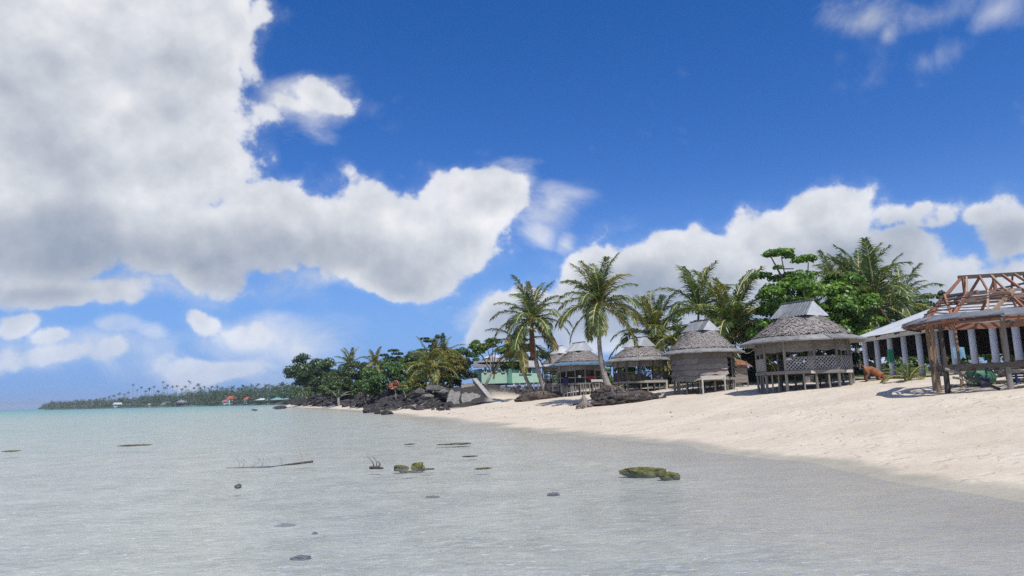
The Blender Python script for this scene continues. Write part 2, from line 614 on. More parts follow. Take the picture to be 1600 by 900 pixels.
RACHIS = surf('palm_midrib', (.36, .32, .10), (.55, .46, .17), 4, .55, 0, 20, rand=.2)
LEAFB = leaf_mat('bright_broad_leaves', (.04, .095, .016), (.15, .27, .038), (.30, .40, .075), .35, .38, .45)
LEAFD = leaf_mat('dark_glossy_leaves', (.020, .045, .017), (.060, .110, .034), (.12, .17, .055), .22, .42, .4)
LEAFM = leaf_mat('mid_green_leaves', (.03, .07, .02), (.09, .165, .04), (.16, .23, .06), .28, .42, .4)
LEAFY = leaf_mat('golden_green_leaves', (.07, .09, .018), (.21, .22, .04), (.38, .30, .06), .32, .42, .4)

# ------------------------------------------------------------------ the ground: seabed, beach and land in one sheet
SHORE_PX = [(1600, 786), (1500, 768), (1400, 751), (1300, 733), (1200, 716), (1100, 702), (1000, 690), (900, 680), (800, 669.5), (720, 659), (640, 648.5)]
shore = [(20, -300), (14, -60), (9.5, -12), (7.6, 2)] + [tuple(atz(x, y, 0.0)[:2]) for x, y in SHORE_PX]
shore += [(-16.5, 84), (-24, 106), (-36, 138), (-52, 175), (-70, 215), (-84, 250), (-80, 290), (-40, 345), (80, 420), (400, 520), (3000, 900), (9000, 2000)]
SH = np.array(shore, dtype=float)


def sdist(P):
    """signed distance to the waterline, positive on land"""
    P = np.asarray(P, dtype=float)
    best = np.full(len(P), 1e18)
    for i in range(len(SH) - 1):
        a, b = SH[i], SH[i + 1]
        ab = b - a
        t = np.clip(((P - a) @ ab) / (ab @ ab), 0, 1)
        q = a + t[:, None] * ab
        best = np.minimum(best, np.hypot(P[:, 0] - q[:, 0], P[:, 1] - q[:, 1]))
    poly = np.vstack([SH, [[30000, 6000], [30000, -3000], [200, -3000]]])
    inside = np.zeros(len(P), dtype=bool)
    for i in range(len(poly)):
        a, b = poly[i], poly[(i + 1) % len(poly)]
        if a[1] == b[1]:
            continue
        c = ((a[1] > P[:, 1]) != (b[1] > P[:, 1])) & (P[:, 0] < (b[0] - a[0]) * (P[:, 1] - a[1]) / (b[1] - a[1]) + a[0])
        inside ^= c
    return np.where(inside, best, -best)


def sstep(x, a, b):
    t = np.clip((x - a) / (b - a), 0, 1)
    return t * t * (3 - 2 * t)


_rs = np.random.RandomState(5)
_G = _rs.rand(256, 256)


def vnoise(x, y):
    xi, yi = np.floor(x).astype(int), np.floor(y).astype(int)
    fx, fy = x - xi, y - yi
    fx, fy = fx * fx * (3 - 2 * fx), fy * fy * (3 - 2 * fy)
    g = lambda i, j: _G[i % 256, j % 256]
    return (g(xi, yi) * (1 - fx) + g(xi + 1, yi) * fx) * (1 - fy) + (g(xi, yi + 1) * (1 - fx) + g(xi + 1, yi + 1) * fx) * fy - 0.5


# spots whose height the photograph fixes: x, y, z, reach
FIX = []


def fix(px, py, Y, reach=4.0):
    q = at(px, py, Y)
    FIX.append((q.x, q.y, q.z, reach))


fix(1548, 619.5, 22.2, 4); fix(1470, 616, 22.8, 3); fix(1525, 604, 26.5, 3); fix(1480, 588, 31, 4)
fix(1243, 611, 35, 4); fix(1200, 616, 36, 4); fix(1330, 598, 38, 4); fix(1250, 600, 41, 4); fix(1370, 593, 37, 3)
fix(1080, 620, 46.5, 4); fix(1127, 612, 46.5, 4); fix(1100, 603, 54, 4)
fix(1031, 613, 57, 4); fix(960, 634, 45, 4); fix(990, 608, 62, 4); fix(905, 620, 66, 4); fix(860, 622, 68, 4)
fix(720, 632, 75, 3); fix(745, 630, 76, 3); fix(772, 628.5, 77, 3); fix(800, 622, 79, 3); fix(822, 615, 81, 3); fix(700, 637, 72, 3)
fix(760, 606, 92, 3.5); fix(790, 606, 93, 3.5); fix(820, 606, 94, 3.5); fix(842, 608, 94, 3.5); fix(730, 602, 90, 3.5)
fix(1340, 600, 45, 5); fix(1420, 592, 37, 4)
FIXA = np.array(FIX)


def ground_raw(x, y, fine=True):
    x = np.asarray(x, dtype=float)
    y = np.asarray(y, dtype=float)
    wob = vnoise(x * .35 + 40, y * .35) * 0.8 + vnoise(x * .9 + 9, y * .9 + 3) * 0.3
    d = sdist(np.stack([x, y], 1)) + wob * np.clip(np.hypot(x, y) / 20, .3, 2)
    beach = np.interp(d, [0, 2, 5, 10, 14, 19, 40, 200, 2000], [0, .16, .46, 1.0, 1.4, 1.85, 2.05, 3.0, 9.0])
    bank = np.interp(d, [0, 1.5, 3.0, 5.5, 9, 14, 60, 300, 2000], [0, .12, .45, 1.5, 2.5, 2.9, 3.2, 5.0, 12.0])
    w = sstep(y, 68, 78) * sstep(-x, -4, 3) + sstep(y, 90, 120) * 0
    w = np.clip(w, 0, 1)
    beach = beach + .9 * np.maximum(sstep(y, 50, 62) * sstep(d, 20, 30), sstep(x, 37.5, 43))
    land = beach * (1 - w) + bank * w
    r = np.hypot(x, y)
    edge = np.interp(-d, [0, 1.5, 5, 12, 40], [0, .05, .10, .14, .18])
    deep = np.interp(r, [0, 24, 34, 60, 150, 260, 600, 3000], [.0, .01, .25, .55, .80, 1.8, 4.0, 14.0]) * sstep(-d, 1, 14)
    bar = 0.10 * np.exp(-((y - 24 + x * .1) / 5.0) ** 2)
    sea = -(edge + np.minimum(deep, .22)) + bar * sstep(-d, 2, 10) - vnoise(x * .22, y * .22) * .08 * sstep(-d, 0, 6)
    z = np.where(d > 0, land, sea)
    if fine:
        lm = sstep(d, .5, 4) * np.exp(-r / 160)
        z = z + lm * (vnoise(x * .6, y * .6) * .10 + vnoise(x * 1.9 + 7, y * 1.9) * .05 + vnoise(x * 4.7, y * 4.7 + 5) * .03)
    return z, d


def water_depth(x, y):
    """how much water the light passes: the lagoon deepens seaward"""
    d = sdist(np.stack([x, y], 1))
    r = np.hypot(x, y)
    return np.clip(np.interp(-d, [0, 1.5, 5, 12, 40], [0, .05, .10, .14, .18]) + np.interp(r, [0, 24, 34, 60, 150, 260, 600, 3000], [.0, .01, .30, .60, .90, 2.2, 4.5, 9.0]) * sstep(-d, 1, 14), 0, 9)


_fz, _ = ground_raw(FIXA[:, 0], FIXA[:, 1], fine=False)
FIXD = FIXA[:, 2] - _fz


def ground(x, y, fine=True):
    z, d = ground_raw(x, y, fine)
    x = np.asarray(x, dtype=float)
    y = np.asarray(y, dtype=float)
    num = np.zeros_like(z)
    den = np.full_like(z, 0.15)
    for (fx, fy, _, rr), dz in zip(FIXA, FIXD):
        w = np.exp(-((x - fx) ** 2 + (y - fy) ** 2) / (rr * rr))
        num += w * dz
        den += w
    return z + num / den * sstep(d, 1.0, 5.0)


def gz(x, y):
    return float(ground([x], [y])[0])


def polar_sheet(name, mat, zfun, radii, n_front, n_back, centre=(0, 0)):
    a0 = np.linspace(-50, 50, n_front)
    a1 = np.linspace(50, 310, n_back + 2)[1:-1]
    ang = np.radians(np.concatenate([a0, a1]))
    na, nr = len(ang), len(radii)
    X = np.sin(ang)[None, :] * np.array(radii)[:, None]
    Yc = np.cos(ang)[None, :] * np.array(radii)[:, None]
    X, Yc = X.ravel() + centre[0], Yc.ravel() + centre[1]
    Z = zfun(X, Yc)
    V = np.stack([X, Yc, Z], 1)
    V = np.vstack([V, [[centre[0], centre[1], zfun(np.array([centre[0]]), np.array([centre[1]]))[0]]]])
    i = np.arange(nr - 1)[:, None] * na
    k = np.arange(na)[None, :]
    k2 = (k + 1) % na
    F = np.stack([i + k, i + na + k, i + na + k2, i + k2], -1).reshape(-1, 4)
    me = bpy.data.meshes.new(name)
    me.vertices.add(len(V))
    me.vertices.foreach_set('co', V.ravel())
    nt = na
    loops = np.concatenate([F.ravel(), np.stack([np.full(na, len(V) - 1), np.arange(na), (np.arange(na) + 1) % na], 1).ravel()])
    me.loops.add(len(loops))
    me.loops.foreach_set('vertex_index', loops.astype(np.int32))
    starts = np.concatenate([np.arange(len(F)) * 4, len(F) * 4 + np.arange(nt) * 3])
    me.polygons.add(len(starts))
    me.polygons.foreach_set('loop_start', starts.astype(np.int32))
    me.update(calc_edges=True)
    me.validate()
    me.polygons.foreach_set('use_smooth', [True] * len(me.polygons))
    me.materials.append(mat)
    o = bpy.data.objects.new(name, me)
    COL.objects.link(o)
    return o


def sand_material():
    m, n, out = new_mat('coral_sand')
    p = n.node('ShaderNodeBsdfPrincipled')
    g = n.node('ShaderNodeNewGeometry')
    pos = g.outputs['Position']
    sep = n.node('ShaderNodeSeparateXYZ')
    n.put(sep.inputs[0], pos)
    f = n.smooth(n.noise(pos, .45, 6, .6), .3, .7)
    dry = n.ramp(f, [(0, (.525, .452, .355)), (1, (.60, .53, .425))])
    f2 = n.smooth(n.noise(pos, 6.0, 5, .65), .35, .75)
    dry = n.mix(n.math('MULTIPLY', f2, .16), dry, (.40, .335, .27, 1))
    gritn = n.smooth(n.noise(pos, 22.0, 3, .7), .62, .72)
    dry = n.mix(n.math('MULTIPLY', gritn, .22), dry, (.27, .22, .18, 1))
    # paler coral rubble drift higher on the beach
    f3 = n.smooth(n.noise(n.vmath('MULTIPLY', pos, (.5, 1, 1)), .6, 4, .6), .52, .7)
    dry = n.mix(n.math('MULTIPLY', f3, .35), dry, (.60, .55, .485, 1))
    # damp band along the waterline
    hz = n.math('ADD', sep.outputs[2], n.math('MULTIPLY', n.math('SUBTRACT', n.noise(pos, .8, 3, .5), .5), .10))
    damp = n.smooth(hz, .02, .085)
    wet = n.ramp(f, [(0, (.34, .315, .245)), (1, (.41, .38, .30))])
    col = n.mix(damp, wet, dry)
    # the seabed: pale sand with darker weed patches
    sea = n.smooth(sep.outputs[2], -.03, -.09)
    fb = n.noise(pos, .7, 6, .65)
    bed = n.ramp(n.smooth(fb, .3, .7), [(0, (.295, .292, .23)), (1, (.41, .407, .328))])
    weed = n.smooth(n.noise(n.vmath('MULTIPLY', pos, (.55, 1, 1)), .55, 5, .65), .63, .70)
    bed = n.mix(n.math('MULTIPLY', weed, .45), bed, (.24, .23, .19, 1))
    # ripple marks, with caustic glints painted into the bed as pale mottling and flecks
    rip_caustic = n.smooth(n.noise(n.vmath('MULTIPLY', pos, (1.0, 2.2, 1)), 3.0, 5, .7, .8), .35, .70)
    bed = n.mix(n.math('MULTIPLY', rip_caustic, .6), bed, (.56, .555, .46, 1))
    caustic_flk = n.smooth(n.noise(n.vmath('MULTIPLY', pos, (.6, 1.5, 1)), 11.0, 3, .6, 1.0), .60, .70)
    bed = n.mix(n.math('MULTIPLY', caustic_flk, .7), bed, (.80, .79, .72, 1))
    spk = n.smooth(n.noise(n.vmath('MULTIPLY', pos, (.5, 1.2, 1)), 3.3, 5, .75), .64, .72)
    bed = n.mix(n.math('MULTIPLY', spk, .5), bed, (.28, .26, .22, 1))
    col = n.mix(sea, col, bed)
    # black stony earth of the point, grass behind the huts
    so = n.node('ShaderNodeAttribute', attribute_name='soil').outputs['Fac']
    gr = n.node('ShaderNodeAttribute', attribute_name='grass').outputs['Fac']
    col = n.mix(gr, col, n.ramp(n.noise(pos, 2.0, 5, .7), [(.3, (.05, .075, .02)), (.7, (.13, .15, .045))]))
    col = n.mix(so, col, n.ramp(n.noise(pos, 2.0, 5, .7), [(.3, (.022, .02, .02)), (.7, (.07, .06, .052))]))
    n.put(p.inputs['Base Color'], col)
    n.put(p.inputs['Roughness'], n.math('MULTIPLY_ADD', damp, .35, .5))
    p.inputs['Specular IOR Level'].default_value = .25
    b = n.node('ShaderNodeBump')
    b.inputs['Strength'].default_value = .55
    b.inputs['Distance'].default_value = .05
    hgt = n.math('ADD', n.math('MULTIPLY', n.noise(pos, 5.0, 6, .68), 1.6), n.math('MULTIPLY', n.noise(pos, 1.6, 3, .5), 2.4))
    # trodden hollows in the dry sand
    tro = n.math('MULTIPLY', n.smooth(n.noise(pos, 2.6, 1, .4, .4), .54, .66), n.smooth(n.noise(pos, .22, 2, .5), .42, .58))
    hgt = n.math('MULTIPLY_ADD', n.math('MULTIPLY', tro, damp), -1.5, hgt)
    n.put(b.inputs['Height'], hgt)
    n.put(p.inputs['Normal'], b.outputs[0])
    n.put(out.inputs[0], p.outputs[0])
    return m


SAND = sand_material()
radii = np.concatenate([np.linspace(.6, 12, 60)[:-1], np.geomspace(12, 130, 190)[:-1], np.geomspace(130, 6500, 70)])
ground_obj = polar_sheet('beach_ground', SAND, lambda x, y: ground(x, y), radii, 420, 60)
_gv = np.zeros(len(ground_obj.data.vertices) * 3)
ground_obj.data.vertices.foreach_get('co', _gv)
_gv = _gv.reshape(-1, 3)
_gd = sdist(_gv[:, :2]) + vnoise(_gv[:, 0] * .5, _gv[:, 1] * .5) * 2.5
_lo = np.interp(_gv[:, 1], [66, 71, 76, 82, 95, 120, 250], [20, 5.5, 3.2, 1.4, 1.4, 2.6, 3.6])
_soil = sstep(_gd - _lo, 0, 1.2) * sstep(-_gv[:, 0], 2.0, 3.5) * sstep(_gv[:, 1], 68, 72)
_soil = np.maximum(_soil, sstep(_gd, 9, 12) * sstep(_gv[:, 1], 78, 84))
_grass = sstep(_gd, 21, 24) * sstep(_gv[:, 1], 50, 56)
ground_obj.data.attributes.new('soil', 'FLOAT', 'POINT').data.foreach_set('value', _soil)
ground_obj.data.attributes.new('grass', 'FLOAT', 'POINT').data.foreach_set('value', _grass)
set_tags(ground_obj, 'pale coral sand beach running down under the clear shallow water', kind='structure')


def water_material():
    m, n, out = new_mat('clear_lagoon_water')
    g = n.node('ShaderNodeNewGeometry')
    pos = g.outputs['Position']
    sep = n.node('ShaderNodeSeparateXYZ')
    n.put(sep.inputs[0], pos)
    dist = n.vmath('LENGTH', pos)
    # wind ripples: small and crossing close by, longer swells far out
    q = n.vmath('MULTIPLY', pos, (.75, 1.35, 1))
    r1 = n.noise(q, 6.5, 4, .62, .8)
    r0 = n.noise(n.vmath('ADD', q, (3, 9, 0)), 17.0, 2, .5)
    r2 = n.noise(n.vmath('ADD', q, (13, 5, 0)), 1.1, 3, .55, .4)
    r3 = n.noise(n.vmath('MULTIPLY', pos, (.25, .6, 1)), .55, 3, .5)
    patch = n.smooth(n.noise(n.vmath('MULTIPLY', pos, (.35, 1, 1)), .35, 3, .6), .3, .7, .45, 1.35)
    h = n.math('ADD', n.math('MULTIPLY', n.math('MULTIPLY', r1, patch), .026), n.math('MULTIPLY', r2, .020))
    h = n.math('ADD', h, n.math('MULTIPLY', r3, .014))
    h = n.math('ADD', h, n.math('MULTIPLY', r0, .007))
    b = n.node('ShaderNodeBump')
    b.inputs['Strength'].default_value = 1.0
    b.inputs['Distance'].default_value = 1.0
    n.put(b.inputs['Height'], h)
    fr = n.node('ShaderNodeFresnel')
    fr.inputs['IOR'].default_value = 1.33
    n.put(fr.inputs['Normal'], b.outputs[0])
    gl = n.node('ShaderNodeBsdfGlossy')
    gl.inputs['Roughness'].default_value = .09
    gl.inputs['Color'].default_value = (1, 1, 1, 1)
    n.put(gl.inputs['Normal'], b.outputs[0])
    tr = n.node('ShaderNodeBsdfTransparent')
    # the deeper the water, the more red it takes out of the light passing through it
    dp = n.node('ShaderNodeAttribute', attribute_name='depth').outputs['Fac']
    cc = n.node('ShaderNodeCombineXYZ')
    for i_, kk in enumerate((.11, .024, .018)):
        n.put(cc.inputs[i_], n.math('POWER', 2.71828, n.math('MULTIPLY', dp, -kk)))
    n.put(tr.inputs['Color'], cc.outputs[0])
    mx = n.node('ShaderNodeMixShader')
    n.put(mx.inputs[0], n.math('MULTIPLY', n.math('MINIMUM', fr.outputs[0], .62), .50))
    n.put(mx.inputs[1], tr.outputs[0])
    n.put(mx.inputs[2], gl.outputs[0])
    n.put(out.inputs['Surface'], mx.outputs[0])
    return m


WATER = water_material()
wr = np.concatenate([np.linspace(1, 30, 40)[:-1], np.geomspace(30, 6400, 110)])
water_obj = polar_sheet('lagoon_water', WATER, lambda x, y: np.zeros_like(x), wr, 150, 40)
_wv = np.zeros(len(water_obj.data.vertices) * 3)
water_obj.data.vertices.foreach_get('co', _wv)
_wv = _wv.reshape(-1, 3)
_dep = water_depth(_wv[:, 0], _wv[:, 1])
water_obj.data.attributes.new('depth', 'FLOAT', 'POINT').data.foreach_set('value', _dep)
set_tags(water_obj, 'clear shallow lagoon water with small wind ripples', kind='structure')

# ------------------------------------------------------------------ vegetation builders
def mesh_np(name, V, F, shade, mat, smooth=False):
    me = bpy.data.meshes.new(name)
    me.vertices.add(len(V))
    me.vertices.foreach_set('co', np.asarray(V, dtype=np.float32).ravel())
    F = np.asarray(F)
    me.loops.add(F.size)
    me.loops.foreach_set('vertex_index', F.ravel().astype(np.int32))
    me.polygons.add(len(F))
    me.polygons.foreach_set('loop_start', (np.arange(len(F)) * F.shape[1]).astype(np.int32))
    me.update(calc_edges=True)
    me.attributes.new('shade', 'FLOAT', 'FACE').data.foreach_set('value', np.asarray(shade, dtype=np.float32))
    for mt in (mat if isinstance(mat, (list, tuple)) else [mat]):
        me.materials.append(mt)
    return me


def obj_np(name, me, parent=None, loc=(0, 0, 0), kind=None):
    o = bpy.data.objects.new(name, me)
    COL.objects.link(o)
    if parent is not None:
        o.parent = parent
    else:
        o.location = loc
    if kind:
        o['kind'] = kind
    return o


def leaf_cloud(clumps, n, size, rs, up=0.6, low=-0.45, wide=.34, flat=0.0):
    """leaf-sized faces spread over the surfaces and through the volumes of many uneven clumps"""
    C = np.array([c for c, r_ in clumps], dtype=float)
    Rr = np.array([r_ for c, r_ in clumps], dtype=float)
    w = (Rr[:, 0] * Rr[:, 1] + Rr[:, 1] * Rr[:, 2] + Rr[:, 0] * Rr[:, 2])
    idx = rs.choice(len(C), n, p=w / w.sum())
    zc = rs.uniform(low, 1, n)
    ph = rs.uniform(0, 2 * np.pi, n)
    s = np.sqrt(np.clip(1 - zc * zc, 0, 1))
    D = np.stack([s * np.cos(ph), s * np.sin(ph), zc], 1)
    depth = 1 - .55 * rs.rand(n) ** 2.2
    ragged = 1 + rs.normal(0, .10, n)
    P = C[idx] + D * Rr[idx] * (depth * ragged)[:, None]
    N = D + np.array([0, 0, up]) + rs.normal(0, .42, (n, 3))
    N /= np.linalg.norm(N, axis=1)[:, None]
    T = np.cross(N, rs.normal(0, 1, (n, 3)))
    T += np.array([0, 0, -.35]) + D * .35
    T -= N * (T * N).sum(1)[:, None]
    T /= np.linalg.norm(T, axis=1)[:, None] + 1e-9
    B = np.cross(N, T)
    sz = size * rs.uniform(.65, 1.25, n)[:, None]
    a = P - T * sz * .5
    b = P + B * sz * wide + N * sz * .07
    c = P + T * sz * .5 - N * sz * .10
    d = P - B * sz * wide + N * sz * .07
    V = np.stack([a, b, c, d], 1).reshape(-1, 3)
    F = np.arange(4 * n).reshape(-1, 4)
    sh = np.clip(rs.rand(n) * .75 + rs.rand(len(C))[idx] * .3, 0, 1)
    return V, F, sh


def make_clumps(centre, radii, k, rs, csize, low=-.5, flat=.75):
    out = []
    for _ in range(k):
        z = rs.uniform(low, 1)
        ph = rs.uniform(0, 2 * math.pi)
        s = math.sqrt(max(0, 1 - z * z))
        t = rs.uniform(.3, 1.0) ** .6
        c = np.array(centre) + np.array([s * math.cos(ph), s * math.sin(ph), z]) * np.array(radii) * t
        r_ = csize * rs.uniform(.6, 1.25)
        out.append((c, (r_ * rs.uniform(.85, 1.25), r_ * rs.uniform(.85, 1.25), r_ * flat * rs.uniform(.7, 1.1))))
    return out


def tree(name, label, cat, base, clumps, n, leaf, mat, seed, trunk_r=.22, up=.6, group=None, bark=None, low=-.45, limbs=True, lean=(0, 0)):
    rs = np.random.RandomState(seed)
    base = Vector(base)
    t = thing(name, label, cat, base, group)
    rel = [(np.array(c) - np.array(base), r_) for c, r_ in clumps]
    V, F, sh = leaf_cloud(rel, n, leaf, rs, up=up, low=low)
    obj_np('crown', mesh_np('crown', V, F, sh, mat), t)
    top = Vector(np.mean([c for c, r_ in clumps], axis=0))
    zlow = min(c[2] - r_[2] * .3 for c, r_ in clumps)
    fork = Vector((base.x * .45 + top.x * .55 + lean[0], base.y * .45 + top.y * .55 + lean[1], base.z + max(.35, (zlow - base.z) * .85)))
    mb = MB()
    mid = base.lerp(fork, .5) + Vector((rs.uniform(-.12, .12), rs.uniform(-.12, .12), 0))
    mb.tube([base - Vector((0, 0, .3)), base, mid, fork], [trunk_r * 1.5, trunk_r * 1.2, trunk_r, trunk_r * .8], 8)
    trunk = mb.build('trunk', bark or TRUNKG, t, smooth=True)
    if limbs:
        mb = MB()
        order = rs.permutation(len(clumps))[:min(9, len(clumps))]
        for i in order:
            c = Vector(clumps[i][0])
            m1 = fork.lerp(c, .5) + Vector((0, 0, (c - fork).length * .10))
            mb.tube([fork - Vector((0, 0, .2)), m1, c], [trunk_r * .55, trunk_r * .35, trunk_r * .12], 5, cap=False)
        mb.build('limbs', bark or TRUNKG, t, smooth=True)
    return t


# ---- palms
def frond_mesh(e0, bend, L, seed, mat, rmat=None, dead=False, npairs=46, simple=False):
    rr = random.Random(seed)
    mb = MB()
    N = 12
    pts = [Vector((0, 0, 0))]
    tans = []
    sway = rr.uniform(-.25, .25)
    for i in range(N):
        s = (i + .5) / N
        a = e0 - bend * s ** 1.35
        yaw = sway * s
        t = Vector((math.cos(a) * math.cos(yaw), math.cos(a) * math.sin(yaw), math.sin(a)))
        tans.append(t)
        pts.append(pts[-1] + t * (L / N))
    tans.append(tans[-1])

    def along(s):
        x = s * N
        i = min(int(x), N - 1)
        f = x - i
        return pts[i].lerp(pts[i + 1], f), tans[i].lerp(tans[min(i + 1, N)], f).normalized()
    mb.tube(pts, [.070 * (1 - .85 * (i / N)) + .010 for i in range(N + 1)], 5, mi=1, cap=False)
    for j in range(npairs):
        s = .10 + .90 * (j + rr.uniform(0, .6)) / npairs
        if s > 1:
            s = 1
        p, t = along(s)
        side = t.cross(Vector((0, 0, 1)))
        if side.length < .05:
            side = Vector((0, 1, 0))
        side.normalize()
        upv = side.cross(t).normalized()
        ln = (0.95 * math.sin(math.pi * (0.10 + .84 * s)) ** .7 + .10) * rr.uniform(.8, 1.1) * L / 4.2
        for sg in (-1, 1):
            if rr.random() < .05:
                continue
            v_lift = rr.uniform(-.1, .3) if not dead else -.5
            d1 = (t * (.55 + .5 * s) + side * sg * (.85 if not dead else .3) + upv * v_lift).normalized()
            q1 = p + d1 * ln * .5
            d2 = (d1 + Vector((0, 0, -1)) * rr.uniform(.45, 1.0)).normalized()
            q2 = q1 + d2 * ln * .55
            w = (.034 if not dead else .05) * rr.uniform(.8, 1.2)
            wv = (t - d1 * t.dot(d1))
            if wv.length < .05:
                wv = upv
            wv = wv.normalized() * w + upv * rr.uniform(-.02, .02)
            sh = min(1, max(0, rr.uniform(.1, .75) + .15 * s))
            mb.quad(p - wv * .7, p + wv * .7, q1 + wv, q1 - wv, 0, sh)
            mb.add([q1 - wv, q1 + wv, q2], [(0, 1, 2)], 0, min(1, sh + .12))
    return mb.mesh('frond', [mat, rmat or RACHIS])


FR = {}


def frond_variant(kind, lev, var):
    key = (kind, lev, var)
    if key not in FR:
        e0, bend = [(R(80), R(40)), (R(62), R(75)), (R(38), R(95)), (R(12), R(85)), (R(-22), R(58)), (R(-80), R(6))][lev]
        mat = {'g': FROND, 'y': FRONDY, 'd': FRONDD}[kind]
        FR[key] = frond_mesh(e0, bend, 4.2, 100 * lev + 7 * var + len(kind), mat, rmat=FRONDD if kind == 'd' else RACHIS, dead=(kind == 'd'))
    return FR[key]


LEVELS = [(0, 3), (1, 5), (2, 6), (3, 6), (4, 5)]


def palm(name, label, base, crown, size=1.0, seed=0, levels=None, yellow=.15, bow=.4, trunk_r=.15, group=None, dead=0, coconuts=5, yaw_off=0.0, tilt=(0, 0), aim=None):
    rr = random.Random(seed)
    base, crown = Vector(base), Vector(crown)
    t = thing(name, label, 'palm', base, group)
    # trunk: ringed, bowed, swelling at the foot
    mb = MB()
    n = 26
    axis = crown - base
    side = Vector((axis.x, axis.y, 0))
    side = side.normalized() if side.length > .05 else Vector((1, 0, 0))
    pts, rad = [], []
    for i in range(n + 1):
        s = i / n
        q = base.lerp(crown, s) - side * bow * math.sin(math.pi * s) * .6 + Vector((math.sin(s * 7 + seed) * .03, math.cos(s * 6 + seed) * .03, 0))
        pts.append(q)
        rad.append(trunk_r * (1.0 - .35 * s) * (1.0 + .9 * math.exp(-s * 14)) * (1 + (.06 if i % 2 else -.04)))
    pts.insert(0, base - Vector((0, 0, .5)))
    rad.insert(0, rad[0] * 1.2)
    mb.tube(pts, rad, 10)
    for i in range(len(mb.c)):
        mb.c[i] = rr.uniform(.2, .8)
    mb.build('trunk', TRUNK, t, smooth=True)
    # crown of fronds, each a piece of its own
    yaw = rr.uniform(0, 6.28) + yaw_off
    for lev, cnt in (levels or LEVELS):
        for k in range(cnt):
            yw = yaw + 2 * math.pi * k / cnt + rr.uniform(-.25, .25) + lev * .9
            kind = 'y' if rr.random() < yellow + .12 * (lev >= 3) else 'g'
            sc = size * rr.uniform(.85, 1.1) * (1.02 if lev == 0 else 1)
            me = frond_variant(kind, lev, rr.randrange(3))
            m4 = Matrix.Translation(crown + Vector((0, 0, .05))) @ Matrix.Rotation(tilt[0], 4, 'X') @ Matrix.Rotation(tilt[1], 4, 'Y') @ Matrix.Rotation(yw, 4, 'Z') @ Matrix.Rotation(rr.uniform(-.12, .12), 4, 'Y') @ Matrix.Scale(sc, 4)
            put('frond', me, t, m4)
    for (ywd, lev, kind, sc) in (aim or []):
        me = frond_variant(kind, lev, rr.randrange(3))
        put('frond', me, t, Matrix.Translation(crown) @ Matrix.Rotation(R(ywd), 4, 'Z') @ Matrix.Scale(size * sc, 4))
    for k in range(dead):
        me = frond_variant('d', 5, k % 3)
        put('dead_frond', me, t, Matrix.Translation(crown - Vector((0, 0, .2))) @ Matrix.Rotation(rr.uniform(0, 6.28), 4, 'Z') @ Matrix.Scale(size * rr.uniform(.55, .8), 4))
    for k in range(coconuts):
        a = rr.uniform(0, 6.28)
        q = crown + Vector((math.cos(a) * .26, math.sin(a) * .26, -.22 - .2 * rr.random()))
        put('coconut', COCONUT, t, Matrix.Translation(q) @ Matrix.Scale(rr.uniform(.11, .14), 4))
    return t


def ico(sub, seed, jit, squash=(1, 1, 1)):
    bm = bmesh.new()
    bmesh.ops.create_icosphere(bm, subdivisions=sub, radius=1)
    rr = random.Random(seed)
    o = Vector((rr.uniform(0, 50), rr.uniform(0, 50), rr.uniform(0, 50)))
    for v in bm.verts:
        k = 1 + jit * noise.noise(v.co * 1.3 + o) + jit * .5 * noise.noise(v.co * 3.1 + o)
        v.co = Vector((v.co.x * k * squash[0], v.co.y * k * squash[1], v.co.z * k * squash[2]))
    return bm


def bm_mesh(bm, name, mats, smooth=False):
    me = bpy.data.meshes.new(name)
    bm.to_mesh(me)
    bm.free()
    for m_ in (mats if isinstance(mats, (list, tuple)) else [mats]):
        me.materials.append(m_)
    if smooth:
        me.polygons.foreach_set('use_smooth', [True] * len(me.polygons))
    me.attributes.new('shade', 'FLOAT', 'FACE').data.foreach_set('value', [.5] * len(me.polygons))
    return me


COCOM = surf('green_brown_husk', (.16, .13, .05), (.26, .22, .08), 4, .6, .1, 10)
COCONUT = bm_mesh(ico(1, 3, .08, (.85, .85, 1.1)), 'coconut', COCOM, True)


def rock_mesh(seed, mat, squash=(1, 1, .7), npts=22):
    rr = random.Random(seed)
    bm = bmesh.new()
    for _ in range(npts):
        z = rr.uniform(-1, 1)
        a = rr.uniform(0, 6.28)
        s = math.sqrt(1 - z * z)
        k = rr.uniform(.72, 1.1)
        bm.verts.new((s * math.cos(a) * k * squash[0], s * math.sin(a) * k * squash[1], z * k * squash[2]))
    res = bmesh.ops.convex_hull(bm, input=bm.verts[:])
    loose = [g_ for g_ in res['geom_interior'] if isinstance(g_, bmesh.types.BMVert)]
    if loose:
        bmesh.ops.delete(bm, geom=loose, context='VERTS')
    bmesh.ops.recalc_face_normals(bm, faces=bm.faces[:])
    return bm_mesh(bm, 'rock', mat)

# ------------------------------------------------------------------ beach huts
LATT = surf('grey_painted_slat', (.30, .295, .28), (.42, .415, .40), 3, .8, .2, 15, rand=.15)

